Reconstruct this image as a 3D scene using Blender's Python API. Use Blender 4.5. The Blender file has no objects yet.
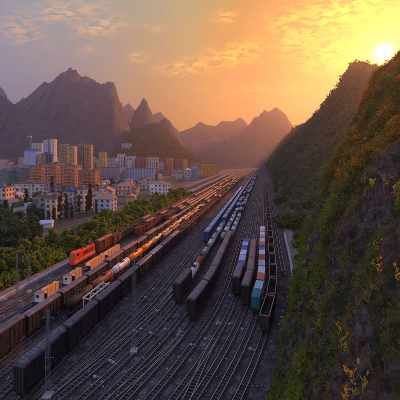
import bpy, math, random
import numpy as np
from mathutils import Vector, Matrix, noise as mnoise

S = bpy.context.scene
COL = S.collection
random.seed(7)
RNG = np.random.default_rng(7)
R = math.radians

# ------------------------------------------------------------------ camera
HC = 36.0            # camera height above the yard
F = 300.0            # focal length in photo pixels (photo is 400 wide)
HY = 158.0           # photo row of the horizon
cam = bpy.data.cameras.new('camera')
cam.sensor_width = 36.0
cam.lens = 27.0
cam.shift_y = -(200.0 - HY) / 400.0
cam.clip_start = 0.3
cam.clip_end = 20000
camo = bpy.data.objects.new('camera', cam)
camo.location = (0, 0, HC)
camo.rotation_euler = (R(90), 0, 0)
COL.objects.link(camo)
S.camera = camo

# ------------------------------------------------------------------ render settings
S.view_settings.view_transform = 'Standard'
S.view_settings.look = 'None'
S.view_settings.exposure = 0.78
S.view_settings.gamma = 1.0
S.view_settings.use_curve_mapping = False
S.render.engine = 'CYCLES'
S.cycles.use_denoising = True
S.cycles.max_bounces = 5
S.cycles.diffuse_bounces = 2
S.cycles.glossy_bounces = 2
S.cycles.transmission_bounces = 3
S.cycles.transparent_max_bounces = 6
S.cycles.volume_bounces = 0
S.cycles.sample_clamp_indirect = 4.0

# ------------------------------------------------------------------ sun + sky
SUN = Vector(((384 - 200) / F, 1.0, (HY - 53) / F)).normalized()
SUN_EL = math.asin(SUN.z)
SUN_AZ = math.atan2(SUN.x, SUN.y)
sl = bpy.data.lights.new('sun', 'SUN')
sl.energy = 4.3
sl.angle = R(0.6)
sl.color = (1.0, 0.30, 0.05)
slo = bpy.data.objects.new('sun', sl)
SLD = Vector(((381 - 200) / F, 1.0, (HY - 46) / F)).normalized()   # centre of the light coming over the ridge
slo.rotation_euler = (-SLD).to_track_quat('-Z', 'Y').to_euler()
slo.location = (300, 480, 240)
COL.objects.link(slo)

W = bpy.data.worlds.new('World')
S.world = W
W.use_nodes = True
nt = W.node_tree
nt.nodes.clear()
def N(t, **k):
    n = nt.nodes.new(t)
    for a, b in k.items():
        setattr(n, a, b)
    return n
def lk(a, b): nt.links.new(a, b)
def mth(op, a, b=None, clamp=False):
    n = N('ShaderNodeMath', operation=op, use_clamp=clamp)
    for i, v in enumerate((a, b)):
        if v is None: continue
        if isinstance(v, (int, float)): n.inputs[i].default_value = v
        else: lk(v, n.inputs[i])
    return n.outputs[0]
def ramp(fac, stops, interp='LINEAR'):
    n = N('ShaderNodeValToRGB')
    e = n.color_ramp.elements
    n.color_ramp.interpolation = interp
    e[0].position, e[0].color = stops[0][0], (*stops[0][1], 1)
    e[1].position, e[1].color = stops[-1][0], (*stops[-1][1], 1)
    for p, c in stops[1:-1]:
        k = e.new(p); k.color = (*c, 1)
    lk(fac, n.inputs[0])
    return n.outputs[0]
def mixc(f, a, b, mode='MIX'):
    n = N('ShaderNodeMix', data_type='RGBA', blend_type=mode)
    for i, v in ((0, f), (6, a), (7, b)):
        if isinstance(v, (int, float)): n.inputs[i].default_value = v
        elif isinstance(v, tuple): n.inputs[i].default_value = (*v, 1)
        else: lk(v, n.inputs[i])
    return n.outputs[2]
tc = N('ShaderNodeTexCoord')
sep = N('ShaderNodeSeparateXYZ'); lk(tc.outputs['Generated'], sep.inputs[0])
dx, dy, dz = sep.outputs
dp = N('ShaderNodeVectorMath', operation='DOT_PRODUCT')
lk(tc.outputs['Generated'], dp.inputs[0]); dp.inputs[1].default_value = SUN
dot = dp.outputs['Value']
low = ramp(dot, [(0.0, (.50, .47, .50)), (.28, (.36, .33, .42)), (.44, (.17, .165, .26)), (.62, (.24, .175, .17)), (.76, (.40, .18, .02)),  # stops below the visible range raised as off-camera fill for cliff and town
                 (.87, (.50, .195, .006)), (.95, (.44, .14, .0)), (.99, (.42, .17, .0)), (1.0, (.7, .36, .01))])
high = ramp(dot, [(0.0, (.50, .49, .52)), (.28, (.34, .35, .38)), (.44, (.165, .205, .225)), (.70, (.20, .225, .18)), (.84, (.25, .225, .09)),
                  (.91, (.29, .16, .004)), (.98, (.35, .12, .0)), (1.0, (.65, .3, .01))])
fz = mth('SUBTRACT', dz, 0.12); fz = mth('DIVIDE', fz, 0.36, True)
c = mixc(fz, low, high)
zen = mth('DIVIDE', mth('SUBTRACT', dz, 0.46), 0.3, True)
c = mixc(zen, c, (.29, .36, .74))
# the physical sky adds its own blue from overhead
ns = N('ShaderNodeTexSky', sky_type='NISHITA')
ns.sun_disc = False
ns.sun_elevation = SUN_EL
ns.sun_rotation = SUN_AZ
ns.air_density = 1.5; ns.dust_density = 3.0
nsk = mixc(1.0, ns.outputs[0], (.004, .004, .004), 'MULTIPLY')
c = mixc(1.0, c, nsk, 'ADD')
# clouds, on directions (u = x/y, v = z/y)
yy = mth('MAXIMUM', dy, 0.08)
u = mth('DIVIDE', dx, yy); v = mth('DIVIDE', dz, yy)
cmb = N('ShaderNodeCombineXYZ')
lk(mth('MULTIPLY', u, 9.0), cmb.inputs[0]); lk(mth('MULTIPLY', v, 24.0), cmb.inputs[1])
cn = N('ShaderNodeTexNoise'); cn.inputs['Scale'].default_value = 2.3; cn.inputs['Detail'].default_value = 9
cn.inputs['Roughness'].default_value = .72; cn.inputs['Distortion'].default_value = .5
lk(cmb.outputs[0], cn.inputs['Vector'])
def blob(px, py, rx, ry, tilt=0.0, amp=1.0):
    cu, cv = (px - 200) / F, (HY - py) / F
    a = mth('SUBTRACT', u, cu); b = mth('SUBTRACT', v, cv)
    ct, st = math.cos(tilt), math.sin(tilt)
    p = mth('ADD', mth('MULTIPLY', a, ct), mth('MULTIPLY', b, st))
    q = mth('SUBTRACT', mth('MULTIPLY', b, ct), mth('MULTIPLY', a, st))
    p = mth('DIVIDE', p, rx / F); q = mth('DIVIDE', q, ry / F)
    d = mth('ADD', mth('MULTIPLY', p, p), mth('MULTIPLY', q, q))
    return mth('MULTIPLY', mth('POWER', 2.718, mth('MULTIPLY', d, -1.0)), amp)
acc = None
for bl in [(20, 30, 24, 16, -.5, 1.0), (62, 12, 36, 11, .1, 1.0), (100, 27, 24, 9, .15, 1.0), (139, 57, 9, 5, 0, 1.0),
           (152, 28, 9, 4, 0, .55), (187, 67, 30, 7, .1, .95), (232, 56, 34, 10, .25, 1.0), (300, 38, 26, 16, .3, .85),
           (352, 12, 64, 20, .2, 1.0), (335, 52, 46, 20, .1, .8), (225, 18, 10, 7, 0, .7), (86, 50, 12, 5, .2, .5),
           (290, 22, 24, 10, .2, .8), (260, 90, 60, 8, 0, .35)]:
    b = blob(*bl)
    acc = b if acc is None else mth('MAXIMUM', acc, b)
m = mth('MULTIPLY', acc, mth('DIVIDE', mth('SUBTRACT', cn.outputs[0], .43), .12, True))
m = mth('MULTIPLY', m, mth('DIVIDE', dy, .2, True))
cc = ramp(dot, [(0.0, (.30, .22, .22)), (.5, (.46, .28, .19)), (.78, (.72, .38, .12)), (.9, (.95, .46, .05)), (1.0, (1.2, .72, .08))])
c = mixc(mth('MULTIPLY', m, .92), c, cc)
bg = N('ShaderNodeBackground'); lk(c, bg.inputs[0]); bg.inputs[1].default_value = 1.0
# glow round the sun
g1 = mth('POWER', mth('MAXIMUM', dot, 0.0), 650.0); g2 = mth('POWER', mth('MAXIMUM', dot, 0.0), 6000.0)
g0 = mth('POWER', mth('MAXIMUM', dot, 0.0), 90.0)
gs = mth('ADD', mth('MULTIPLY', g1, 1.5), mth('MULTIPLY', g2, 14.0))
glow = N('ShaderNodeBackground'); glow.inputs[0].default_value = (1.0, .62, .10, 1); lk(gs, glow.inputs[1])
glw2 = N('ShaderNodeBackground'); glw2.inputs[0].default_value = (1.0, .36, .02, 1); lk(mth('MULTIPLY', g0, .12), glw2.inputs[1])
ad = N('ShaderNodeAddShader'); lk(bg.outputs[0], ad.inputs[0]); lk(glow.outputs[0], ad.inputs[1])
ad2 = N('ShaderNodeAddShader'); lk(ad.outputs[0], ad2.inputs[0]); lk(glw2.outputs[0], ad2.inputs[1])
wo = N('ShaderNodeOutputWorld'); lk(ad2.outputs[0], wo.inputs[0])

# ------------------------------------------------------------------ helpers
def gy(py, z=0.0): return F * (HC - z) / (py - HY)                 # depth of a point at height z seen at row py
def P(px, py, z=0.0):
    Y = gy(py, z); return ((px - 200) / F * Y, Y, z)

def mat(name, c1, c2=None, scale=1.0, rough=.8, metal=0.0, bump=0.0, bscale=None, c3=None, stretch=(1, 1, 1),
        transl=0.0, spec=.3, lo=.35, hi=.65, detail=6, vary=0.0, grain=0.0, gscale=7.0):
    m = bpy.data.materials.new(name); m.use_nodes = True
    t = m.node_tree; b = t.nodes['Principled BSDF']
    b.inputs['Roughness'].default_value = rough
    b.inputs['Metallic'].default_value = metal
    b.inputs['Specular IOR Level'].default_value = spec
    b.inputs['Base Color'].default_value = (*c1, 1)
    tcn = t.nodes.new('ShaderNodeTexCoord'); mp = t.nodes.new('ShaderNodeMapping')
    mp.inputs['Scale'].default_value = stretch
    t.links.new(tcn.outputs['Object'], mp.inputs[0])
    if c2 is not None:
        n = t.nodes.new('ShaderNodeTexNoise'); n.inputs['Scale'].default_value = scale
        n.inputs['Detail'].default_value = detail; n.inputs['Roughness'].default_value = .6
        t.links.new(mp.outputs[0], n.inputs['Vector'])
        r = t.nodes.new('ShaderNodeValToRGB'); e = r.color_ramp.elements
        e[0].position, e[0].color = lo, (*c1, 1); e[1].position, e[1].color = hi, (*c2, 1)
        if c3 is not None:
            k = e.new((lo + hi) / 2 + .04); k.color = (*c3, 1)
        t.links.new(n.outputs[0], r.inputs[0]); t.links.new(r.outputs[0], b.inputs['Base Color'])
        csock = r.outputs[0]
    else: csock = None
    if csock is not None and (vary or grain):
        fac = None
        if vary:
            oi = t.nodes.new('ShaderNodeObjectInfo'); mr = t.nodes.new('ShaderNodeMapRange')
            mr.inputs[3].default_value = 1 - vary; mr.inputs[4].default_value = 1 + vary
            t.links.new(oi.outputs['Random'], mr.inputs[0]); fac = mr.outputs[0]
        if grain:
            ng = t.nodes.new('ShaderNodeTexVoronoi'); ng.inputs['Scale'].default_value = gscale
            t.links.new(tcn.outputs['Object'], ng.inputs['Vector']); sp = t.nodes.new('ShaderNodeSeparateColor'); t.links.new(ng.outputs['Color'], sp.inputs[0])
            mr = t.nodes.new('ShaderNodeMapRange'); mr.inputs[3].default_value = 1 - grain; mr.inputs[4].default_value = 1 + grain
            t.links.new(sp.outputs[0], mr.inputs[0])
            if fac is None: fac = mr.outputs[0]
            else:
                q = t.nodes.new('ShaderNodeMath'); q.operation = 'MULTIPLY'; t.links.new(fac, q.inputs[0]); t.links.new(mr.outputs[0], q.inputs[1]); fac = q.outputs[0]
        vm_ = t.nodes.new('ShaderNodeVectorMath'); vm_.operation = 'SCALE'; t.links.new(csock, vm_.inputs[0]); t.links.new(fac, vm_.inputs['Scale'])
        t.links.new(vm_.outputs[0], b.inputs['Base Color']); csock = vm_.outputs[0]
    if bump:
        n2 = t.nodes.new('ShaderNodeTexNoise'); n2.inputs['Scale'].default_value = bscale or scale * 4
        n2.inputs['Detail'].default_value = 5
        t.links.new(mp.outputs[0], n2.inputs['Vector'])
        bm = t.nodes.new('ShaderNodeBump'); bm.inputs['Strength'].default_value = bump; bm.inputs['Distance'].default_value = .3
        t.links.new(n2.outputs[0], bm.inputs['Height']); t.links.new(bm.outputs[0], b.inputs['Normal'])
    if transl:
        tr = t.nodes.new('ShaderNodeBsdfTranslucent')
        if csock is not None:
            hs = t.nodes.new('ShaderNodeMix'); hs.data_type = 'RGBA'; hs.blend_type = 'MULTIPLY'
            hs.inputs[0].default_value = 1; hs.inputs[7].default_value = (1.9, 1.7, .8, 1)
            t.links.new(csock, hs.inputs[6]); t.links.new(hs.outputs[2], tr.inputs[0])
        else: tr.inputs[0].default_value = (*[min(1, q * 1.7) for q in c1], 1)
        mx = t.nodes.new('ShaderNodeMixShader'); mx.inputs[0].default_value = transl
        t.links.new(b.outputs[0], mx.inputs[1]); t.links.new(tr.outputs[0], mx.inputs[2])
        t.links.new(mx.outputs[0], t.nodes['Material Output'].inputs[0])
    return m

class MB:
    def __init__(s): s.v = []; s.f = []
    def poly(s, pts, faces):
        o = len(s.v); s.v += [tuple(p) for p in pts]; s.f += [tuple(o + i for i in f) for f in faces]; return s
    def box(s, cx, cy, cz, sx, sy, sz, rz=0.0):
        x, y, z = sx / 2, sy / 2, sz / 2; ca, sa = math.cos(rz), math.sin(rz)
        pts = []
        for k in (-z, z):
            for (a, b) in ((-x, -y), (x, -y), (x, y), (-x, y)):
                pts.append((cx + a * ca - b * sa, cy + a * sa + b * ca, cz + k))
        return s.poly(pts, [(0, 3, 2, 1), (4, 5, 6, 7), (0, 1, 5, 4), (1, 2, 6, 5), (2, 3, 7, 6), (3, 0, 4, 7)])
    def bar(s, a, b, w, h=None):
        a, b = Vector(a), Vector(b); h = h or w; d = (b - a)
        if d.length < 1e-6: return s
        d.normalize(); up = Vector((0, 0, 1)) if abs(d.z) < .9 else Vector((1, 0, 0))
        r = d.cross(up).normalized() * w / 2; q = r.cross(d).normalized() * h / 2
        pts = [p + i * r + j * q for p in (a, b) for (i, j) in ((-1, -1), (1, -1), (1, 1), (-1, 1))]
        return s.poly(pts, [(0, 1, 2, 3), (7, 6, 5, 4), (0, 4, 5, 1), (1, 5, 6, 2), (2, 6, 7, 3), (3, 7, 4, 0)])
    def cyl(s, a, b, r0, r1=None, n=10, cap=True):
        r1 = r0 if r1 is None else r1
        a, b = Vector(a), Vector(b); d = (b - a).normalized(); up = Vector((0, 0, 1)) if abs(d.z) < .9 else Vector((1, 0, 0))
        x = d.cross(up).normalized(); y = d.cross(x)
        pts = []
        for p, r in ((a, r0), (b, r1)):
            for i in range(n):
                t = 2 * math.pi * i / n; pts.append(p + x * r * math.cos(t) + y * r * math.sin(t))
        fs = [(i, (i + 1) % n, n + (i + 1) % n, n + i) for i in range(n)]
        if cap: fs += [tuple(range(n))[::-1], tuple(range(n, 2 * n))]
        return s.poly(pts, fs)
    def mesh(s, name, m):
        me = bpy.data.meshes.new(name); me.from_pydata(s.v, [], s.f); me.materials.append(m); me.update(); return me
def npmesh(name, V, Fq, m, smooth=False):
    me = bpy.data.meshes.new(name)
    k = Fq.shape[1]
    me.vertices.add(len(V)); me.vertices.foreach_set('co', np.asarray(V, np.float32).ravel())
    me.loops.add(Fq.size); me.loops.foreach_set('vertex_index', Fq.astype(np.int32).ravel())
    me.polygons.add(len(Fq)); me.polygons.foreach_set('loop_start', np.arange(0, Fq.size, k, dtype=np.int32))
    me.polygons.foreach_set('loop_total', np.full(len(Fq), k, np.int32))
    if smooth: me.polygons.foreach_set('use_smooth', np.ones(len(Fq), bool))
    me.materials.append(m); me.update(calc_edges=True); return me

def ob(name, me, parent=None, loc=(0, 0, 0), rz=0.0, label=None, cat=None, group=None, kind=None):
    o = bpy.data.objects.new(name, me); COL.objects.link(o)
    if parent is not None: o.parent = parent
    o.location = loc; o.rotation_euler = (0, 0, rz)
    if label: o['label'] = label
    if cat: o['category'] = cat
    if group: o['group'] = group
    if kind: o['kind'] = kind
    return o
def struct(name, me): return ob(name, me, kind='structure')
def copy_tree(o, parent=None):
    c = o.copy(); COL.objects.link(c); c.parent = parent
    for ch in list(o.children): copy_tree(ch, c)
    return c
ORD = ('first second third fourth fifth sixth seventh eighth ninth tenth eleventh twelfth thirteenth fourteenth fifteenth sixteenth '
       'seventeenth eighteenth nineteenth twentieth').split()
TEN = {2: 'twenty', 3: 'thirty', 4: 'forty', 5: 'fifty', 6: 'sixty', 7: 'seventy', 8: 'eighty', 9: 'ninety'}
def ordw(n):
    if n <= 20: return ORD[n - 1]
    if n >= 100: return 'hundred and ' + ordw(n - 100) if n > 100 else 'hundredth'
    t, u_ = divmod(n, 10)
    return (TEN[t][:-1] + 'ieth') if u_ == 0 else TEN[t] + '-' + ORD[u_ - 1]

# ------------------------------------------------------------------ materials
M = {}
M['ground'] = mat('ground', (.030, .034, .028), (.085, .08, .07), .06, .95, c3=(.04, .05, .03))
M['yard'] = mat('yard_ballast', (.028, .024, .026), (.19, .17, .175), .42, .95, bump=.9, bscale=9, lo=.36, hi=.70, detail=14, grain=.55, gscale=6.0, c3=(.085, .075, .082))
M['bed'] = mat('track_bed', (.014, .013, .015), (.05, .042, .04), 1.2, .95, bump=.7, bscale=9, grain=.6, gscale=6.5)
M['sleeper'] = mat('sleeper', (.024, .023, .024), (.075, .07, .07), 1.1, .9)
M['rail'] = mat('rail_steel', (.17, .17, .15), (.34, .32, .28), .6, .42, metal=.55)
M['black'] = mat('black_wagon', (.009, .010, .013), (.042, .038, .037), 1.6, .65, vary=.35, bump=.15, stretch=(1, 1, .35), lo=.38, hi=.72)
M['darkroof'] = mat('dark_roof', (.03, .031, .04), (.12, .12, .14), 1.1, .5, vary=.35, lo=.35, hi=.75, detail=10)
M['greyroof'] = mat('pale_roof', (.13, .13, .16), (.22, .22, .26), 1.2, .6)
M['brown'] = mat('brown_wagon', (.11, .032, .022), (.22, .065, .04), 1.1, .7, vary=.35)
M['brownroof'] = mat('brown_roof', (.13, .045, .035), (.24, .10, .07), 1.2, .6, vary=.35)
M['purple'] = mat('weathered_roof', (.05, .042, .06), (.14, .11, .15), .8, .55, vary=.3, detail=10)
M['blue'] = mat('blue_wagon', (.012, .045, .14), (.03, .09, .24), 1.2, .5)
M['blueroof'] = mat('blue_roof', (.06, .12, .24), (.38, .43, .54), .7, .5, lo=.42, hi=.58)
M['under'] = mat('underframe', (.014, .013, .013), (.035, .03, .028), 2, .8)
M['wheel'] = mat('wheel_steel', (.05, .045, .04), (.10, .08, .06), 2, .6, metal=.3)
M['orange'] = mat('orange_tank', (.55, .13, .02), (.90, .27, .03), .7, .42, vary=.15, detail=10)
M['white'] = mat('white_tank', (.42, .38, .34), (.76, .74, .72), .7, .45, vary=.15, detail=10)
M['grey'] = mat('grey_tank', (.18, .18, .20), (.36, .35, .36), 1, .5)
M['yellow'] = mat('yellow_tank', (.82, .42, .14), (.90, .58, .26), 1, .5)
M['rusttank'] = mat('rust_tank', (.16, .055, .03), (.28, .10, .05), 1, .6)
M['red'] = mat('red_paint', (.80, .045, .012), (.90, .085, .02), .6, .35)
M['glass'] = mat('glass', (.012, .015, .02), None, rough=.12, spec=.8)
M['coal'] = mat('coal', (.012, .012, .013), (.035, .034, .036), 3, .8, bump=.8, bscale=5)
M['rust'] = mat('rim', (.17, .11, .085), (.30, .19, .14), 1.3, .7)
M['galv'] = mat('galvanised', (.10, .12, .17), (.17, .19, .25), 1.2, .5, metal=.3)
M['conc'] = mat('concrete', (.24, .23, .22), (.38, .36, .34), .6, .9, bump=.2)
M['box'] = mat('pale_box', (.40, .40, .44), (.2, .2, .22), 2, rough=.6)
M['sign'] = mat('blue_marker', (.05, .12, .35), None, rough=.5)
M['leaf_bright'] = mat('bright_leaves', (.06, .11, .018), (.22, .23, .022), .35, .6, c3=(.14, .20, .02), transl=.45, vary=.3)
M['leaf_dark'] = mat('dark_leaves', (.018, .045, .022), (.05, .10, .035), .4, .6, transl=.25)
M['leaf_mid'] = mat('mid_leaves', (.05, .09, .02), (.14, .18, .03), .3, .6, transl=.36, vary=.3)
M['leaf_cyp'] = mat('cypress_leaves', (.012, .030, .018), (.03, .06, .028), .8, .7, transl=.15)
M['leaf_or'] = mat('orange_leaves', (.75, .22, .02), (.85, .55, .08), 3, .5, transl=.55)
M['leaf_yel'] = mat('yellow_leaves', (.55, .42, .03), (.35, .42, .05), 3, .5, transl=.55)
M['grass'] = mat('cliff_grass', (.07, .12, .012), (.38, .31, .03), .10, .6, c3=(.17, .20, .02), transl=.45)
M['scrub'] = mat('cliff_scrub', (.035, .05, .014), (.17, .12, .03), .12, .7, c3=(.10, .13, .025), transl=.35)
M['drygrass'] = mat('dry_grass', (.11, .07, .035), (.27, .19, .08), .3, .7, transl=.4)
M['bark'] = mat('bark', (.05, .038, .03), (.10, .08, .06), 2, .9)
M['karst'] = mat('karst', (.012, .026, .040), (.042, .055, .078), .03, .95, c3=(.035, .045, .045), bump=1.0, bscale=.06)
M['wood'] = mat('hill_wood', (.025, .04, .022), (.065, .075, .035), .05, .9, bump=.8, bscale=.15)
M['path'] = mat('path', (.12, .10, .09), (.20, .17, .15), .5, .95)

# ------------------------------------------------------------------ terrain
def quadgrid(nx, ny):
    i = np.arange(nx - 1)[:, None]; j = np.arange(ny - 1)[None, :]
    a = (i * ny + j).ravel()
    return np.stack([a, a + ny, a + ny + 1, a + 1], 1)
def fbm(x, y, z=0.0, o=4):
    return mnoise.fractal(Vector((x, y, z)), 1.0, 2.0, o)

me = MB().poly([(-6000, -300, -.15), (6000, -300, -.15), (6000, 9000, -.15), (-6000, 9000, -.15)], [(0, 1, 2, 3)]).mesh('ground', M['ground'])
struct('ground', me)

def tx(b, Y, w=1.0):
    t = max(0.0, 88 - Y); bend = .0035 * t * t if Y > 38 else .0035 * 2500 + .35 * (38 - Y)
    return .2125 * Y + b - w * bend
# yard sheet follows the outer tracks
ys = list(np.linspace(20, 100, 30)) + list(np.geomspace(105, 1500, 40))
V = []; Fc = []
for i, y in enumerate(ys):
    xa, xb = tx(-66, y, 0), tx(8.6, y, 1)
    for j in range(9): V.append((xa + (xb - xa) * j / 8, y, 0.0))
yard = npmesh('yard', np.array(V), quadgrid(len(ys), 9)[:, ::-1], M['yard'])
struct('rail_yard_ground', yard)

def interp(pts, n, jag=0.0, seed=0):
    xs = np.array([p[0] for p in pts], float); yv = np.array([p[1] for p in pts], float)
    X = np.linspace(xs[0], xs[-1], n); Yv = np.interp(X, xs, yv)
    if jag:
        for i in range(n):
            e = min(1, min(i, n - 1 - i) / 4)
            Yv[i] += jag * e * (fbm(X[i] * .35, seed, 0, 4) + .5 * fbm(X[i] * 1.1, seed + 9, 0, 3))
    return X, Yv
HILLS = []
def hill(sil, D, front, back, n=110, rows=26, jag=.8, seed=0, m='karst', rib=.10, name='hill', prof=1.8):
    """a ridge at distance D whose skyline follows sil, with real depth in front of and behind it"""
    px, py = interp(sil, n, jag, seed)
    T = np.concatenate([np.linspace(0, 1, rows), 1 + np.linspace(0, 1, rows // 2)[1:]])
    V = np.zeros((n, len(T), 3))
    for i in range(n):
        h = max(-1.0, HC + (HY - py[i]) / F * D)
        for j, t in enumerate(T):
            if t <= 1: Y = D - front * (1 - t); k = 1 - (1 - t) ** prof
            else: Y = D + back * (t - 1); k = 1 - (t - 1) ** 1.6
            edge = math.sin(math.pi * min(1, t)) if t < 1 else 0
            sx = (px[i] - 200) / F * (D if t > 1 else Y)
            z = h * k
            if t <= 1: z = min(z, HC + (z - HC) )
            nz = (fbm(sx * .02 + seed, Y * .006, z * .004, 5) * 1.0 + .6 * fbm(sx * .06, Y * .02, seed, 4))
            z = z + nz * rib * h * edge
            V[i, j] = (sx, Y + nz * front * .12 * edge, max(z, -1.0))
    me = npmesh(name, V.reshape(-1, 3), quadgrid(n, len(T)), M[m], smooth=False)
    HILLS.append(V)
    return struct(name, me), V

big = [(-60, 150), (-30, 120), (-12, 100), (-4, 90), (3, 95), (8, 102), (15, 105), (21, 101), (28, 97), (36, 90), (44, 83), (50, 85), (57, 79), (63, 74), (68, 70),
       (73, 74), (80, 77), (88, 77), (93, 80), (98, 84), (104, 88), (109, 84), (113, 86), (117, 97), (122, 110), (127, 121), (131, 131), (140, 150), (146, 160)]
hill(big, 1350, 430, 350, n=150, rows=34, jag=.9, seed=3, rib=.16)
hill([(5, 150), (14, 112), (20, 101), (23, 97), (27, 104), (40, 150)], 1950, 250, 250, n=40, seed=5)
hill([(118, 160), (126, 136), (130, 125), (134, 113), (140, 104), (143, 98), (147, 103), (152, 114), (157, 126), (168, 150), (176, 160)], 1500, 260, 260, n=60, jag=.5, seed=11, rib=.14)
hill([(148, 160), (156, 132), (160, 121), (165, 117), (170, 121), (176, 131), (182, 141), (187, 151), (192, 160)], 1300, 200, 220, n=50, jag=.5, seed=17, rib=.14)
hill([(100, 160), (115, 118), (121, 109), (128, 103), (135, 110), (141, 107), (150, 116), (160, 112), (168, 121), (180, 132), (196, 126), (206, 131), (216, 140), (226, 160)], 2450, 300, 250, n=90, jag=.8, seed=23)
hill([(165, 160), (176, 136), (190, 130), (200, 122), (207, 125), (215, 126), (222, 121), (233, 122), (240, 117), (245, 121), (252, 130), (262, 140), (270, 160)], 2150, 250, 250, n=90, jag=.7, seed=29)
hill([(176, 160), (186, 150), (192, 143), (205, 142), (214, 138), (225, 139), (236, 139), (243, 134), (250, 124), (256, 118), (262, 115), (268, 112), (275, 108), (280, 109), (285, 114),
      (291, 123), (297, 133), (306, 146), (318, 160)], 1650, 320, 300, n=120, jag=.7, seed=31, rib=.16)
hill([(280, 160), (290, 140), (298, 130), (303, 125), (308, 119), (312, 117), (318, 121), (326, 130), (340, 150), (346, 160)], 2000, 200, 250, n=50, jag=.6, seed=37)
hill([(196, 160), (210, 152), (224, 149), (238, 151), (252, 149), (266, 152), (276, 160)], 1350, 120, 150, n=60, jag=.6, seed=41)

_, VF = hill([(108, 158), (114, 147), (119, 141), (124, 137), (130, 135), (136, 131), (142, 129), (148, 127), (154, 125), (158, 126), (163, 130), (169, 135), (176, 142), (183, 149), (190, 154), (196, 158), (200, 160)],
             1080, 230, 200, n=100, rows=26, jag=.4, seed=43, m='wood', rib=.06)

# the wooded hillside right of the yard (columns of growing distance)
sil2 = [(266, 163), (270, 160), (275, 155), (279, 149), (284, 143), (289, 138), (293, 137), (297, 129), (301, 130), (307, 129), (315, 120), (325, 107), (332, 98), (338, 89), (343, 81),
        (348, 73), (352, 67), (358, 64), (366, 65), (375, 68), (384, 73), (395, 82), (410, 92), (440, 105), (480, 125), (520, 140)]
n = 190; px, py = interp(sil2, n, .55, 53)
rows = 44
V2 = np.zeros((n, rows + 12, 3))
for i in range(n):
    p = px[i]
    Rg = float(np.interp(p, [266, 272, 285, 300, 320, 345, 370, 520], [1150, 1000, 760, 620, 520, 450, 430, 430]))
    Bf = max(150.0, 4200.0 / max(4.2, p - 263.75)); Bf = min(Bf, Rg * .92)
    h = HC + (HY - py[i]) / F * Rg
    for j in range(rows + 12):
        t = j / (rows - 1)
        if t <= 1:
            Y = Bf + (Rg - Bf) * t
            k = t ** 1.15 if h > 40 else t
            z = h * k; edge = math.sin(math.pi * t)
            # keep the ground under the line of sight to the skyline
            zl = HC + (HY - py[i]) / F * Y
            z = min(z, zl - .5 * (1 - t) * 8) if t < 1 else z
        else:
            q = (t - 1) * (rows - 1) / 12; Y = Rg + 220 * q; z = h * (1 - q * q); edge = 0
        X = (p - 200) / F * Y
        nz = fbm(X * .03, Y * .012, 7, 5)
        V2[i, j] = (X, Y, max(z + nz * 9 * edge, -1))
struct('hill', npmesh('hill', V2.reshape(-1, 3), quadgrid(n, rows + 12), M['wood']))

# near cliff beside the camera
gp_x = [-30, 0, 2.7, 5, 8, 10, 15.5, 19.7, 23.5, 26.6, 33, 38, 60, 120]
gp_z = [-.5, 0, 5.8, 12.8, 23, 28, 38.8, 47.4, 57.8, 63.7, 69, 74, 92, 104]
def foot(Y):
    x = .39 * Y - 8
    if Y > 102: x += 1.3 * (Y - 102) + .02 * (Y - 102) ** 2
    return x
def cliff_point(Y, dx):
    z = float(np.interp(dx, gp_x, gp_z))
    if z > HC and Y < 104: z = HC + (z - HC) * max(.35, (Y / 104) ** .8)
    X = foot(Y) + dx
    # strata that climb to the upper right, gullies and knobs
    a = fbm(Y * .10 + z * .02, dx * .045, 1.3, 6)
    r = 1 - abs(fbm(Y * .16 - z * .05, z * .035, 4.1, 5)) * 2
    b = fbm(Y * .5, z * .35, 8.0, 4)
    near = min(1.0, max(.30, Y / 60))
    e = min(1.0, max(0, z) / 5)
    f_ = fbm(Y * 1.6 + z * .9, z * .7 - Y * .5, 3.3, 4); g_ = 1 - abs(fbm(Y * .8 - z * .55, z * .16, 6.6, 4)) * 2
    off = (a * 2.6 + r * 1.6 - 1.2 + b * .7) * near * e + (f_ * .35 + g_ * .5) * e
    return Vector((X - off + 1.8 * min(1, Y / 60), Y + b * .5 * e, z + off * .35))
nu, nv = 330, 230
us = np.concatenate([np.linspace(-14, 6, 50), np.linspace(6.2, 50, 250), np.linspace(50.3, 104, 180), np.linspace(104.6, 190, 81)[1:]])
vs = np.concatenate([np.linspace(0, 38, 260) , np.linspace(38, 120, 42)[1:]])
V = np.array([[tuple(cliff_point(a, b)) for b in vs] for a in us])
nu, nv = V.shape[:2]
rock = bpy.data.materials.new('cliff_rock'); rock.use_nodes = True
t_ = rock.node_tree; b_ = t_.nodes['Principled BSDF']; b_.inputs['Roughness'].default_value = .85
def tn(t, **k):
    n = t_.nodes.new(t)
    for a, q in k.items(): setattr(n, a, q)
    return n
tcn = tn('ShaderNodeTexCoord'); mp = tn('ShaderNodeMapping'); mp.inputs['Rotation'].default_value = (R(-20), R(0), R(10)); mp.inputs['Scale'].default_value = (2.2, 2.2, .7)
t_.links.new(tcn.outputs['Object'], mp.inputs[0])
n1 = tn('ShaderNodeTexNoise'); n1.inputs['Scale'].default_value = .8; n1.inputs['Detail'].default_value = 10; n1.inputs['Roughness'].default_value = .7; n1.inputs['Distortion'].default_value = .8
t_.links.new(mp.outputs[0], n1.inputs['Vector'])
r1 = tn('ShaderNodeValToRGB'); e = r1.color_ramp.elements
e[0].position, e[0].color = .36, (.028, .019, .016, 1); e[1].position, e[1].color = .66, (.42, .30, .25, 1); k = e.new(.5); k.color = (.14, .092, .08, 1)
t_.links.new(n1.outputs[0], r1.inputs[0])
n2 = tn('ShaderNodeTexNoise'); n2.inputs['Scale'].default_value = .13; n2.inputs['Detail'].default_value = 8; n2.inputs['Roughness'].default_value = .72
t_.links.new(tcn.outputs['Object'], n2.inputs['Vector'])
r2 = tn('ShaderNodeValToRGB'); e = r2.color_ramp.elements; e[0].position = .49; e[1].position = .56
t_.links.new(n2.outputs[0], r2.inputs[0])
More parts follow.
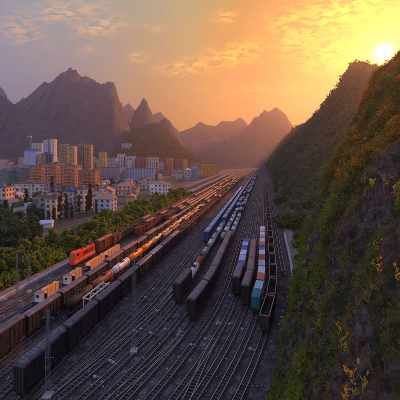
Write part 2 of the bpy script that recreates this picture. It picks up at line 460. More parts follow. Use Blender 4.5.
n3 = tn('ShaderNodeTexNoise'); n3.inputs['Scale'].default_value = 2.5; n3.inputs['Detail'].default_value = 6
t_.links.new(tcn.outputs['Object'], n3.inputs['Vector'])
r3 = tn('ShaderNodeValToRGB'); e = r3.color_ramp.elements
e[0].position, e[0].color = .3, (.02, .03, .008, 1); e[1].position, e[1].color = .7, (.10, .11, .02, 1)
t_.links.new(n3.outputs[0], r3.inputs[0])
mx = tn('ShaderNodeMix', data_type='RGBA'); t_.links.new(r2.outputs[0], mx.inputs[0]); t_.links.new(r1.outputs[0], mx.inputs[6]); t_.links.new(r3.outputs[0], mx.inputs[7])
t_.links.new(mx.outputs[2], b_.inputs['Base Color'])
bp = tn('ShaderNodeBump'); bp.inputs['Strength'].default_value = 1.0; bp.inputs['Distance'].default_value = .9
vor = tn('ShaderNodeTexVoronoi', feature='DISTANCE_TO_EDGE'); vor.inputs['Scale'].default_value = 1.1
dm = tn('ShaderNodeMix', data_type='VECTOR'); dm.inputs[0].default_value = .35
t_.links.new(mp.outputs[0], dm.inputs[4]); t_.links.new(n1.outputs['Color'], dm.inputs[5]); t_.links.new(dm.outputs[1], vor.inputs['Vector'])
vr = tn('ShaderNodeMath', operation='MINIMUM'); vr.inputs[1].default_value = .09; t_.links.new(vor.outputs[0], vr.inputs[0])
vm = tn('ShaderNodeMath', operation='MULTIPLY_ADD'); vm.inputs[1].default_value = 7.0; t_.links.new(vr.outputs[0], vm.inputs[0]); t_.links.new(n1.outputs[0], vm.inputs[2])
n4 = tn('ShaderNodeTexNoise'); n4.inputs['Scale'].default_value = 6.0; n4.inputs['Detail'].default_value = 8; n4.inputs['Roughness'].default_value = .75; t_.links.new(mp.outputs[0], n4.inputs['Vector'])
va = tn('ShaderNodeMath', operation='MULTIPLY_ADD'); va.inputs[1].default_value = .8; t_.links.new(n4.outputs[0], va.inputs[0]); t_.links.new(vm.outputs[0], va.inputs[2])
t_.links.new(va.outputs[0], bp.inputs['Height']); t_.links.new(bp.outputs[0], b_.inputs['Normal'])
struct('cliff', npmesh('cliff', V.reshape(-1, 3), quadgrid(nu, nv)[:, ::-1], rock, smooth=True))
CV = V

# ------------------------------------------------------------------ foliage generators
def leaf_quads(cent, size, rng, aspect=1.6, up=0.0):
    """one quad per centre, random orientation"""
    n = len(cent)
    a = rng.normal(size=(n, 3)); a[:, 2] += up; a /= np.linalg.norm(a, axis=1)[:, None]
    b = rng.normal(size=(n, 3)); b -= (b * a).sum(1)[:, None] * a; b /= np.linalg.norm(b, axis=1)[:, None]
    s = (size * (.6 + .8 * rng.random(n)))[:, None] if np.ndim(size) else (size * (.6 + .8 * rng.random(n)))[:, None]
    A = a * s * aspect * .5; B = b * s * .5
    V = np.stack([cent - A, cent + B * .9, cent + A, cent - B * .9], 1).reshape(-1, 3)
    return V
def crown(n, clumps, cr, shape, leaf, rng, up=0.0, aspect=1.6):
    c = []
    for _ in range(clumps):
        c.append(shape(rng))
    c = np.array(c)
    idx = rng.integers(0, clumps, n)
    d = rng.normal(size=(n, 3)); d /= np.linalg.norm(d, axis=1)[:, None]
    rad = cr * (.35 + .75 * rng.random(n) ** .6) * (.6 + .8 * rng.random(clumps))[idx]
    cent = c[idx] + d * rad[:, None] * np.array([1, 1, .8])
    return leaf_quads(cent, leaf, rng, aspect, up)
def qf(n): return np.arange(n * 4).reshape(n, 4)
def ell(cx, cz, rx, rz, cone=0.0):
    def f(rng):
        while True:
            p = rng.uniform(-1, 1, 3)
            if (p ** 2).sum() < 1:
                k = 1 - cone * (p[2] + 1) / 2
                return (cx + p[0] * rx * k, p[1] * rx * k, cz + p[2] * rz)
    return f
def trunk_mesh(h, r, rng, limbs=6, top=.8, spread=2.0):
    b = MB(); pts = [Vector((0, 0, 0))]
    for i in range(1, 5): pts.append(Vector((rng.normal() * .12, rng.normal() * .12, h * top * i / 4)))
    for i in range(4): b.cyl(pts[i], pts[i + 1], r * (1 - i * .22), r * (1 - (i + 1) * .22), 8)
    for k in range(limbs):
        z = h * (.3 + .5 * rng.random()); a = rng.random() * 6.28; l = spread * (.6 + .5 * rng.random())
        b.cyl((0, 0, z), (math.cos(a) * l, math.sin(a) * l, z + l * .8), r * .35, r * .08, 5)
    return b.mesh('trunk', M['bark'])
def make_tree(kind, seed):
    rng = np.random.default_rng(seed)
    if kind == 'broad':
        V = crown(2600, 34, 1.25, ell(0, 6.6, 3.4, 3.0), .55, rng); m = 'leaf_mid'; tr = trunk_mesh(7, .28, rng)
    elif kind == 'dark':
        V = crown(3200, 38, 1.5, ell(0, 7.2, 4.0, 4.0), .6, rng); m = 'leaf_dark'; tr = trunk_mesh(8, .32, rng)
    elif kind == 'bright':
        V = crown(3200, 60, .62, ell(0, 4.4, 2.5, 3.7, .35), .38, rng, up=1.6, aspect=3.2); m = 'leaf_bright'; tr = trunk_mesh(6, .16, rng, 8, .9, 1.6)
    elif kind == 'cypress':
        V = crown(2200, 46, .55, ell(0, 6.5, 1.05, 5.6, .75), .4, rng, up=1.0); m = 'leaf_cyp'; tr = trunk_mesh(9, .18, rng, 3, .9, .6)
    elif kind == 'shrub':
        V = crown(900, 14, .6, ell(0, 1.2, 1.5, .8), .35, rng); m = 'leaf_bright'; tr = trunk_mesh(1.4, .07, rng, 6, .8, .8)
    elif kind == 'roundbush':
        V = crown(3600, 40, 1.2, ell(0, 2.6, 5.0, 2.2), .55, rng); m = 'leaf_mid'; tr = trunk_mesh(3, .2, rng, 8, .8, 3.0)
    return npmesh('crown', V, qf(len(V) // 4), M[m]), tr
TREES = {}
def tree(kind, x, y, h, label, group=None, var=0, name=None, wide=1.0):
    key = (kind, var)
    if key not in TREES: TREES[key] = make_tree(kind, 100 + var * 13 + len(kind))
    cm, tm = TREES[key]
    base = dict(broad=9.8, dark=11.5, bright=8.2, cypress=12.0, shrub=2.4, roundbush=5.4)[kind]
    s = h / base
    nm = name or dict(broad='tree', dark='tree', bright='tree', cypress='cypress_tree', shrub='shrub', roundbush='bush')[kind]
    o = ob(nm, None, None, (x, y, -.15), random.random() * 6.28, label, 'tree' if 'tree' in nm else 'shrub', group)
    o.scale = (s * wide, s * wide, s)
    ob('trunk', tm, o); ob('crown', cm, o)
    return o

# ------------------------------------------------------------------ tracks
TR = {}   # name -> (b, w)
def trackline(b, w, y0, y1):
    ys = list(np.arange(y0, min(y1, 100), 1.6)) + list(np.geomspace(max(100, y0), y1, 30) if y1 > 100 else [y1])
    return [(tx(b, y, w), y) for y in ys]
def offset_line(pts, d):
    out = []
    for i, (x, y) in enumerate(pts):
        a = pts[max(0, i - 1)]; c_ = pts[min(len(pts) - 1, i + 1)]
        tx_, ty_ = c_[0] - a[0], c_[1] - a[1]; l = math.hypot(tx_, ty_) or 1
        out.append((x + ty_ / l * d, y - tx_ / l * d))
    return out
def strip(mb, pts, d0, d1, z0, z1):
    a0, a1 = offset_line(pts, d0), offset_line(pts, d1)
    vv = []; ff = []
    for (p, q) in zip(a0, a1):
        vv += [(p[0], p[1], z0), (p[0], p[1], z1), (q[0], q[1], z1), (q[0], q[1], z0)]
    for i in range(len(pts) - 1):
        o = i * 4
        for k in range(3): ff.append((o + k, o + k + 1, o + 4 + k + 1, o + 4 + k))
    ff.append((0, 3, 2, 1)); e_ = (len(pts) - 1) * 4; ff.append((e_, e_ + 1, e_ + 2, e_ + 3))
    mb.poly(vv, ff)
GA = .52
def make_track(pts, label, dz=0.0, smax=230, bed=True):
    root = ob('railway_track', None, None, (pts[0][0], pts[0][1], 0), 0, label, 'railway track', 'parallel tracks of the rail yard')
    L = [(x - pts[0][0], y - pts[0][1]) for x, y in pts]
    if bed:
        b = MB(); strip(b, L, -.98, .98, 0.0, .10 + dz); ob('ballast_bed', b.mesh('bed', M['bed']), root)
    for s in (-1, 1):
        b = MB(); strip(b, L, s * GA - .055, s * GA + .055, .16 + dz, .34 + dz); ob('rail', b.mesh('rail', M['rail']), root)
    # sleepers along the line
    b = MB(); acc_ = 0
    for i in range(len(L) - 1):
        (x0, y0), (x1, y1) = L[i], L[i + 1]; l = math.hypot(x1 - x0, y1 - y0); ang = -math.atan2(x1 - x0, y1 - y0)
        if pts[i][1] > smax: break
        while acc_ < l:
            t = acc_ / l; b.box(x0 + (x1 - x0) * t, y0 + (y1 - y0) * t, .14 + dz, 1.55, .26, .10, ang); acc_ += .68
        acc_ -= l
    ob('sleepers', b.mesh('sleepers', M['sleeper']), root, kind='stuff')
    return root
TRACKS = [
    ('loco', -61.4, 0, 'leftmost track, under the red locomotive'),
    ('redbox', -57.0, 0, 'second track from the left, under the brown covered wagons'),
    ('panel', -53.5, 0, 'third track from the left, under wagons with orange panels'),
    ('brown2', -50.3, 0, 'fourth track from the left, beside the purple roofed wagons'),
    ('purple', -47.0, 0, 'track under the purple roofed train left of the tank cars'),
    ('tanks', -43.5, 0, 'track under the orange tank cars'),
    ('flat', -39.8, 0, 'track under the brown wagons right of the orange tank cars'),
    ('dark', -36.0, 0, 'track under the long black boxcar train at lower left'),
    ('e1', -30.6, .42, 'empty track just right of the long black boxcar train'),
    ('e2', -27.3, .80, 'empty track left of the blue train'),
    ('blue', -24.0, 1, 'track under the blue roofed train'),
    ('mix', -20.5, 1, 'track under the black boxcar with white tank cars behind'),
    ('tank2', -17.1, 1, 'track under the shorter row of white tank cars in the middle'),
    ('boxes', -14.0, 1, 'track under the grey roofed boxcars in the middle'),
    ('e3', -10.4, 1, 'empty track between the middle trains and the right hand trains'),
    ('c', -6.8, 1, 'track under the short train with blue and white wagons'),
    ('d', -3.7, 1, 'track under the short brown boxcar train at right'),
    ('cont', -.6, 1, 'track under the coloured container train'),
    ('gon', 2.7, 1, 'track under the empty gondola train at far right'),
    ('e4', 6.2, 1, 'rightmost empty track at the foot of the hill'),
]
for nm, b, w, lab in TRACKS:
    TR[nm] = (b, w)
    y0 = 30 if nm != 'e4' else 92
    make_track(trackline(b, w, y0, 1100), lab)
bs = ob('buffer_stop', None, None, (tx(6.2, 91.5), 91.5, 0), -.2, 'dark steel buffer stop closing the rightmost empty track at the cliff foot', 'buffer stop')
b = MB(); b.box(0, 0, 1.35, 1.9, .3, .45); ob('beam', b.mesh('beam', mat('buffer_red', (.30, .05, .03), (.2, .05, .04), 1, .6)), bs)
for s_ in (-1, 1):
    b = MB(); b.bar((s_ * .62, 0, 0), (s_ * .62, 0, 1.12), .16); b.bar((s_ * .62, -1.6, 0), (s_ * .62, -.1, 1.1), .14); ob('post', b.mesh('post', M['under']), bs)
def connector(bA, wA, bB, wB, y0, y1, lab):
    pts = []
    for y in np.linspace(y0, y1, 22):
        t = (y - y0) / (y1 - y0); t = t * t * (3 - 2 * t)
        pts.append(((1 - t) * tx(bA, y, wA) + t * tx(bB, y, wB), y))
    make_track(pts, lab, dz=.006, bed=False)
connector(-17.1, 1, -14, 1, 34, 62, 'crossover track at lower middle joining two empty tracks')
connector(-3.7, 1, -6.8, 1, 34, 60, 'crossover track at the bottom, in front of the brown boxcar train')
connector(-27.3, .8, -24, 1, 40, 84, 'crossover track beside the black boxcar train')
connector(-20.5, 1, -24, 1, 84, 118, 'crossover track in front of the blue train')

# ------------------------------------------------------------------ wagons
WL, WW = 9.7, 2.45
def bogie_mesh():
    b = MB()
    b.box(0, 0, .62, 1.9, 2.3, .30)
    for sx in (-.72, .72): b.box(sx * 1.15, 0, .66, .16, 2.1, .34)
    for y in (-.72, .72):
        b.box(0, y, .82, 1.5, .2, .16)
    return b.mesh('bogie', M['under'])
BOG = bogie_mesh()
b = MB()
for sx in (-.65, .65): b.cyl((sx - .07, 0, .46), (sx + .07, 0, .46), .46, .46, 14)
b.cyl((-GA, 0, .46), (GA, 0, .46), .08, .08, 6)
WHL = b.mesh('wheelset', M['wheel'])
def put_bogie(root, y):
    q = ob('bogie', BOG, root, (0, y, 0))
    for k in (-.72, .72): ob('wheelset', WHL, q, (0, k, 0))
def under_mesh():
    b = MB(); b.box(0, 0, 1.28, 2.1, WL - .2, .22); b.box(0, 0, 1.1, .5, WL, .25)
    for s in (-1, 1):
        b.box(0, s * (WL / 2 + .1), 1.2, .35, .45, .3)
        b.box(s * .9, 0, 1.0, .4, 2.2, .4)
    return b.mesh('underframe', M['under'])
UND = under_mesh()
def chassis(root, detail=True):
    ob('underframe', UND, root)
    for s in (-1, 1): put_bogie(root, s * (WL / 2 - 1.9))
def arch_roof(L, W_, z, h, ribs, m, n=9, hatch=0):
    b = MB(); pts = []
    def prof(s=1.0, dz=0.0):
        return [(W_ / 2 * s * math.cos(math.pi * i / n), z + dz + (h * s) * math.sin(math.pi * i / n)) for i in range(n + 1)]
    p = prof()
    vv = [(x, y, zz) for y in (-L / 2, L / 2) for x, zz in p]
    k = n + 1
    b.poly(vv, [(i, i + 1, k + i + 1, k + i) for i in range(n)] + [tuple(range(k)), tuple(range(k, 2 * k))[::-1]])
    if ribs:
        q = prof(1.03, .03)
        for r in range(ribs + 1):
            y = -L / 2 + .15 + (L - .3) * r / ribs
            vv = [(x, yy, zz) for yy in (y - .13, y + .13) for x, zz in q]
            b.poly(vv, [(i, i + 1, k + i + 1, k + i) for i in range(n)] + [tuple(range(k)), tuple(range(k, 2 * k))[::-1]])
    for j in range(hatch):
        b.box(0, -L / 2 + L * (j + .5) / hatch, z + h + .06, .7, .9, .16)
    return b.mesh('roof', m)
def boxcar(body, roof, ribs=0, hatch=0, hgt=5.0, arch=.55, sideribs=10):
    root = bpy.data.objects.new('boxcar', None)
    b = MB(); L = WL - .15; z0 = 1.40
    b.box(0, 0, (z0 + hgt) / 2, WW - .14, L - .1, hgt - z0)
    for s in (-1, 1):
        for i in range(sideribs):
            y = -L / 2 + .25 + (L - .5) * i / (sideribs - 1)
            b.box(s * (WW / 2 - .05), y, (z0 + hgt) / 2, .13, .16, hgt - z0 - .06)
        b.box(s * (WW / 2 - .03), 0, hgt - .1, .16, L, .16); b.box(s * (WW / 2 - .03), 0, z0 + .08, .16, L, .2)
        for i in range(4): b.box(-WW / 2 + .35 + i * (WW - .7) / 3, s * (L / 2 - .02), (z0 + hgt) / 2, .14, .12, hgt - z0 - .1)
    parts = [('body', b.mesh('body', body))]
    parts.append(('roof', arch_roof(L + .1, WW + .06, hgt - .01, arch, ribs, roof, hatch=hatch)))
    for s in (-1, 1):
        d = MB(); d.box(s * (WW / 2 + .04), 0, (z0 + hgt) / 2, .08, 2.1, hgt - z0 - .4)
        d.box(s * (WW / 2 + .09), .6, 3.0, .06, .1, 1.2); d.box(s * (WW / 2 + .1), 0, hgt - .22, .1, 4.2, .08); d.box(s * (WW / 2 + .1), 0, z0 + .15, .1, 4.2, .08)
        parts.append(('door', d.mesh('door', body)))
    for s in (-1, 1):
        l = MB()
        x = s * .75; y = s * (L / 2 + .09)
        l.bar((x - .2, y, 1.3), (x - .2, y, hgt), .04); l.bar((x + .2, y, 1.3), (x + .2, y, hgt), .04)
        for i in range(9): l.bar((x - .2, y, 1.5 + i * .42), (x + .2, y, 1.5 + i * .42), .035)
        parts.append(('ladder', l.mesh('ladder', M['under'])))
    return parts
def tankcar(body, band):
    L = WL - .7; r = 1.22; zc = 2.85; b = MB(); n = 20
    rings = [(-L / 2, .25), (-L / 2 + .08, .7), (-L / 2 + .25, 1.0), (-L / 2 + .5, r), (-L * .2, r), (0, r), (L * .2, r), (L / 2 - .5, r), (L / 2 - .25, 1.0), (L / 2 - .08, .7), (L / 2, .25)]
    vv = [(rr * math.cos(2 * math.pi * i / n), y, zc + rr * math.sin(2 * math.pi * i / n)) for y, rr in rings for i in range(n)]
    ff = [(a * n + i, (a + 1) * n + i, (a + 1) * n + (i + 1) % n, a * n + (i + 1) % n) for a in range(len(rings) - 1) for i in range(n)]
    ff += [tuple(range(n)), tuple(range((len(rings) - 1) * n, len(rings) * n))[::-1]]
    b.poly(vv, ff); bm_ = b.mesh('barrel', body)
    for p in bm_.polygons: p.use_smooth = len(p.vertices) == 4
    parts = [('barrel', bm_)]
    b = MB()
    for y in (-L * .33, L * .33): b.cyl((0, y - .09, zc), (0, y + .09, zc), r + .035, r + .035, 20, False)
    for y in (-L * .3, L * .3): b.box(0, y, 1.6, 1.9, .5, .6)
    parts.append(('saddle', b.mesh('saddle', band)))
    b = MB(); b.cyl((0, 0, zc + r - .1), (0, 0, zc + r + .45), .48, .48, 14); b.cyl((0, .9, zc + r - .1), (0, .9, zc + r + .25), .16, .16, 8)
    parts.append(('dome', b.mesh('dome', band)))
    b = MB()
    for s in (-1, 1):
        b.box(s * .72, 0, zc + r + .12, .32, 2.6, .06)
        b.bar((s * .88, -1.3, zc + r + .1), (s * .88, -1.3, zc + r + .75), .05); b.bar((s * .88, 1.3, zc + r + .1), (s * .88, 1.3, zc + r + .75), .05)
        b.bar((s * .88, -1.3, zc + r + .75), (s * .88, 1.3, zc + r + .75), .05)
        b.bar((s * 1.25, .3, 1.3), (s * .8, .3, zc + r + .1), .05); b.bar((s * 1.25, .7, 1.3), (s * .8, .7, zc + r + .1), .05)
    parts.append(('walkway', b.mesh('walkway', M['under'])))
    return parts
def gondola(body, rim, load=None, hgt=3.9, lh=.0):
    L = WL - .15; z0 = 1.4; b = MB()
    b.box(0, 0, z0 + .08, WW - .1, L, .16)
    for s in (-1, 1):
        b.box(s * (WW / 2 - .1), 0, (z0 + hgt) / 2, .1, L, hgt - z0)
        b.box(0, s * (L / 2 - .05), (z0 + hgt) / 2, WW - .1, .1, hgt - z0)
        for i in range(9):
            b.box(s * (WW / 2 + .0), -L / 2 + .2 + (L - .4) * i / 8, (z0 + hgt) / 2, .14, .15, hgt - z0 - .1)
    parts = [('body', b.mesh('body', body))]
    b = MB()
    for s in (-1, 1):
        b.box(s * (WW / 2 - .05), 0, hgt + .05, .2, L + .06, .12)
        b.box(0, s * (L / 2 - .06), hgt + .045, WW - .28, .18, .11)
    parts.append(('rim', b.mesh('rim', rim)))
    if load:
        nx, ny = 9, 30; VV = []
        for j in range(ny):
            for i in range(nx):
                x = -1 + 2 * i / (nx - 1); y = -1 + 2 * j / (ny - 1)
                z = hgt - .45 + lh * (1 - x * x) * (1 - abs(y) ** 3) + .25 * fbm(x * 2, y * 9, 3)
                VV.append((x * (WW / 2 - .16), y * (L / 2 - .12), z))
        parts.append(('load', npmesh('load', np.array(VV), quadgrid(ny, nx)[:, ::-1], load)))
    return parts
def flatcar(rail=None):
    b = MB(); b.box(0, 0, 1.47, WW - .05, WL - .2, .16)
    for s in (-1, 1):
        b.box(s * (WW / 2 - .05), 0, 1.36, .12, WL - .2, .3)
        for i in range(8): b.box(s * (WW / 2 + .03), -WL / 2 + .6 + i * 1.2, 1.4, .08, .12, .25)
    return [('deck', b.mesh('deck', M['under']))]
KINDS = {}
def reg(key, name, parts, cat, chas=True): KINDS[key] = (name, parts, cat, chas)
reg('black', 'boxcar', boxcar(M['black'], M['darkroof']), 'boxcar')
reg('blackrib', 'boxcar', boxcar(M['black'], M['darkroof'], ribs=13, arch=.75), 'boxcar')
reg('greyroof', 'boxcar', boxcar(M['black'], M['greyroof']), 'boxcar')
reg('greybox', 'boxcar', boxcar(M['black'], mat('mid_grey_roof', (.07, .07, .085), (.14, .135, .15), 1.2, .6)), 'boxcar')
reg('purple', 'boxcar', boxcar(M['under'], M['purple'], hgt=4.6, arch=.35), 'boxcar')
reg('brown', 'boxcar', boxcar(M['brown'], M['brownroof'], hatch=3), 'boxcar')
reg('brownc', 'boxcar', boxcar(mat('dark_brown', (.04, .025, .025), (.08, .05, .045), 1, .7), mat('mauve_roof', (.13, .08, .08), (.20, .13, .13), 1, .6), arch=.5), 'boxcar')
reg('blue', 'boxcar', boxcar(M['blue'], M['blueroof'], hatch=4, arch=.4), 'boxcar')
reg('tank_orange', 'tank_car', tankcar(M['orange'], M['rusttank']), 'tank car')
reg('tank_white', 'tank_car', tankcar(M['white'], M['under']), 'tank car')
reg('tank_grey', 'tank_car', tankcar(M['grey'], M['under']), 'tank car')
reg('tank_black', 'tank_car', tankcar(M['black'], M['under']), 'tank car')
reg('tank_yellow', 'tank_car', tankcar(M['yellow'], M['under']), 'tank car')
reg('tank_rust', 'tank_car', tankcar(M['rusttank'], M['under']), 'tank car')
reg('gon_empty', 'gondola_wagon', gondola(M['black'], M['rust']), 'gondola wagon')
reg('gon_brown', 'gondola_wagon', gondola(M['brown'], M['rust'], M['coal'], lh=.3, hgt=4.2), 'gondola wagon')
reg('gon_dark', 'gondola_wagon', gondola(M['black'], M['purple'], M['coal'], lh=.5, hgt=4.2), 'gondola wagon')
reg('flat', 'flat_wagon', flatcar(), 'flat wagon')
COLN = dict(black='black boxcar with dark arched roof', blackrib='black boxcar with ribbed arched roof', greyroof='black boxcar with pale grey roof',
            greybox='black boxcar with grey roof', purple='dark boxcar with purplish roof', brown='red-brown covered wagon', brownc='brown boxcar with mauve roof',
            blue='blue covered wagon with pale roof patches', tank_orange='orange tank car', tank_white='white tank car', tank_grey='grey tank car', tank_black='black tank car',
            tank_yellow='pale yellow tank car', tank_rust='rusty brown tank car', gon_empty='empty black gondola', gon_brown='brown gondola loaded with coal',
            gon_dark='dark gondola heaped with coal', flat='flat wagon')
PROTO = {}
def simple_mesh(key):
    """far version: all parts in one mesh"""
    if key in PROTO: return PROTO[key]
    name, parts, cat, chas = KINDS[key]
    V = []; Fc = []; mats = []; mi = []
    for pn, me in parts + [('underframe', UND), ('bogie', BOG), ('bogie2', BOG)]:
        if pn in ('ladder', 'door', 'walkway'): continue
        m = me.materials[0]
        if m not in mats: mats.append(m)
        k = mats.index(m); off = 0 if 'bogie' not in pn else (WL / 2 - 1.9) * (1 if pn == 'bogie' else -1)
        o = len(V)
        V += [(v.co.x, v.co.y + off, v.co.z) for v in me.vertices]
        for p in me.polygons: Fc.append(tuple(o + i for i in p.vertices)); mi.append(k)
    me = bpy.data.meshes.new(name); me.from_pydata(V, [], Fc)
    for m in mats: me.materials.append(m)
    me.polygons.foreach_set('material_index', mi); me.update()
    PROTO[key] = me; return me
ROOTS = {}
RZ = .34   # rail top
def place_wagon(key, x, y, ang, label, group, far=False):
    name, parts, cat, chas = KINDS[key]
    if far:
        o = ob(name, simple_mesh(key), None, (x, y, RZ), ang, label, cat, group); o.scale = (.80, 1, 1); return o
    if key not in ROOTS:
        root = ob(name, None, None)
        for pn, me in parts: ob(pn, me, root)
        chassis(root); ROOTS[key] = root; o = root
    else: o = copy_tree(ROOTS[key])
    o.location = (x, y, RZ); o.rotation_euler = (0, 0, ang); o.scale = (.80, 1, 1)
    o['label'] = label; o['category'] = cat; o['group'] = group
    return o
def walk(b, w, y0):
    """centres of successive wagons along a track"""
    y = y0
    while True:
        dxy = (tx(b, y + .5, w) - tx(b, y - .5, w)); c_ = 1 / math.hypot(1, dxy)
        ym = y + (WL + .75) / 2 * c_
        dxy = (tx(b, ym + .5, w) - tx(b, ym - .5, w))
        yield tx(b, ym, w), ym, -math.atan(dxy)
        y = ym + (WL + .75) / 2 / math.hypot(1, dxy)
def train(tr, y0, seq, y1, where, group):
    """seq: list of kinds; the last entry (a list) repeats at random until y1"""
    b, w = TR[tr]; g = walk(b, w, y0); i = 0; out = []
    rnd = random.Random(hash(tr) % 1000 if False else sum(map(ord, tr)))
    while True:
        x, y, a = next(g)
        if y > y1: break
        k = seq[i] if i < len(seq) and not isinstance(seq[i], list) else rnd.choice(seq[-1] if isinstance(seq[-1], list) else [None])
        if k is None and not isinstance(seq[-1], list): break
        i += 1
        if k == 'gap' or k is None: continue
        o = place_wagon(k, x, y, a, f'{COLN[k]}, {ordw(i)} from near end of {where}', group, far=y > 300)
        out.append((o, x, y, a))
    return out
train('dark', 43.6, ['blackrib', 'black', 'black', 'black', 'black', 'greyroof', 'black', 'greyroof', 'gon_dark', ['gon_dark', 'gon_dark', 'gon_brown', 'brownc']], 520,
      'long black left train', 'wagons of the long black train')
train('purple', 38.0, ['black', 'black', 'purple', 'purple', 'purple', 'brownc', 'brownc', 'purple', 'brownc', ['brownc', 'brown', 'purple']], 330,
      'purple roofed train', 'wagons of the purple roofed train')
train('tanks', 66.0, ['tank_black', 'tank_rust', 'tank_white', 'tank_orange', 'tank_orange', 'tank_yellow', 'tank_orange', 'tank_orange', 'tank_yellow', 'tank_white', 'tank_orange', 'tank_rust',
                      'tank_orange', 'tank_yellow', ['gon_brown', 'brown', 'brown']], 480, 'orange tank train', 'wagons of orange tank train')
train('flat', 118.0, [['gon_brown', 'brown', 'brownc', 'gon_brown']], 420, 'row right of tanks', 'brown wagons right of the orange tank cars')
train('blue', 124.0, ['blue'] * 20 + [['blue', 'brownc', 'greyroof', 'gon_brown']], 560, 'blue train', 'blue wagons of the middle train')
train('mix', 72.5, ['black', 'tank_white', 'tank_rust', 'tank_grey', 'tank_white', 'tank_grey', 'tank_white', 'tank_grey', ['blue', 'blue', 'greyroof']], 600,
      'mixed middle train', 'mixed wagons behind the middle black boxcar')
train('tank2', 124.0, ['tank_grey', 'tank_white', 'tank_grey', 'tank_white', 'tank_white', 'tank_grey', 'tank_white', ['tank_grey', 'brownc', 'tank_white', 'blue']], 520,
      'white tank row', 'white and grey tank cars in the middle')
train('boxes', 64.6, ['greybox', 'black', 'greybox', 'brownc', 'brownc', 'brownc', 'tank_grey', 'tank_white', 'tank_white', 'tank_grey', 'tank_white', ['tank_white', 'greyroof', 'tank_grey', 'tank_white']], 640,
      'middle boxcar train', 'boxcars and tank cars right of the middle')
train('d', 71.5, ['greybox', 'brownc', 'brownc', 'brownc'], 118, 'short brown train', 'brown boxcars at right')
train('c', 76.5, ['greybox'], 200, 'shortest train', 'short train with blue wagons')
train('gon', 60.0, [['gon_empty']], 430, 'rightmost train', 'empty gondolas by the hill')
train('loco', 110.0, ['brown', 'gon_brown', 'gon_dark', 'gon_dark', ['gon_brown', 'gon_brown', 'brown']], 285, 'red locomotive train', 'wagons behind the red locomotive')
train('redbox', 134.0, [['brown', 'brown', 'brown', 'gon_brown']], 470, 'second leftmost train', 'red-brown covered wagons')
train('panel', 165.0, [['gon_brown', 'brown', 'gon_brown']], 470, 'third leftmost row', 'brown wagons on the third track')
train('brown2', 180.0, [['gon_brown', 'brownc', 'brown']], 470, 'fourth leftmost row', 'brown wagons on the fourth track')

# container train
def container_mesh(m, L=4.6):
    b = MB(); b.box(0, 0, 1.35, 1.78, L - .1, 2.6)
    for s in (-1, 1):
        for i in range(12): b.box(s * .90, -L / 2 + .3 + (L - .6) * i / 11, 1.35, .07, .18, 2.35)
        b.box(s * .91, 0, 2.62, .12, L, .12); b.box(s * .91, 0, .1, .12, L, .16)
        for i in range(6): b.box(-.75 + i * .3, s * (L / 2 - .02), 1.35, .13, .07, 2.35)
        b.box(0, s * (L / 2), 2.62, 1.93, .12, .12)
    for i in range(8): b.box(0, -L / 2 + .4 + (L - .8) * i / 7, 2.67, 1.6, .2, .05)
    return b.mesh('shipping_container', m)
CC = dict(teal=(.01, .16, .22), aqua=(.22, .55, .52), salmon=(.55, .14, .10), white=(.62, .62, .64), pale=(.42, .46, .58), red=(.42, .07, .05), blue=(.04, .12, .42), orange=(.55, .17, .05), pink=(.55, .26, .24))
CM = {k: container_mesh(mat('container_' + k, v, tuple(q * .75 for q in v), 1.2, .55)) for k, v in CC.items()}
seqc = ['teal', 'aqua', 'salmon', 'white', 'pale', 'red', 'white', 'blue', 'orange', 'white', 'pink', 'white', 'pale', 'white']
g = walk(*TR['cont'], 67.5)
for i in range(7):
    x, y, a = next(g)
    place_wagon('flat', x, y, a, f'flat wagon under containers, {ordw(i + 1)} from near end of container train', 'flat wagons of the container train')
    for k in range(2):
        o_ = (k - .5) * 4.75; cn_ = seqc[i * 2 + k]
        ob('shipping_container', CM[cn_], None, (x - math.sin(a) * o_, y + math.cos(a) * o_, RZ + 1.56), a,
           f'{cn_} shipping container, {ordw(i * 2 + k + 1)} from near end of container train', 'shipping container', 'containers on the right hand container train')
g = walk(*TR['c'], 87.3)
for i in range(3):
    x, y, a = next(g)
    place_wagon('flat', x, y, a, f'flat wagon, {ordw(i + 1)} behind the grey boxcar of the short train', 'flat wagons of the short train')
    for k in range(2):
        o_ = (k - .5) * 4.75; cn_ = ['blue', 'pale', 'white', 'blue', 'pale', 'blue'][i * 2 + k]
        ob('shipping_container', CM[cn_], None, (x - math.sin(a) * o_, y + math.cos(a) * o_, RZ + 1.56), a,
           f'{cn_} shipping container, {ordw(i * 2 + k + 1)} behind the grey boxcar of the short train', 'shipping container', 'containers behind the short train boxcar')

# flat wagon with steel beams beside the black train
b, w = TR['flat']; g = walk(b, w, 66.5)
for i in range(2):
    x, y, a = next(g)
    o = place_wagon('flat', x, y, a, ['flat wagon carrying pale steel frame between tank and black trains', 'dark flat wagon behind the pale steel frame wagon'][i], 'flat wagons beside the black train')
    if i == 0:
        f = ob('steel_frame', None, None, (x, y, RZ + 1.56), a, 'pale green steel beam frame loaded on the flat wagon beside black boxcars', 'steel frame')
        f.scale = (.8, 1, 1)
        mb_ = mat('pale_green_steel', (.36, .46, .42), (.5, .58, .55), 1, .5)
        for s in (-1, 1):
            bb = MB(); bb.box(s * 1.0, 0, 2.6, .28, 9.0, .3); ob('beam', bb.mesh('beam', mb_), f)
        for yy in (-4.2, -1.4, 1.4, 4.2):
            bb = MB(); bb.box(-1.0, yy, 1.23, .2, .2, 2.44); bb.box(1.0, yy, 1.23, .2, .2, 2.44); bb.box(0, yy, 2.4, 1.76, .16, .16)
            ob('post_frame', bb.mesh('post_frame', mb_), f)
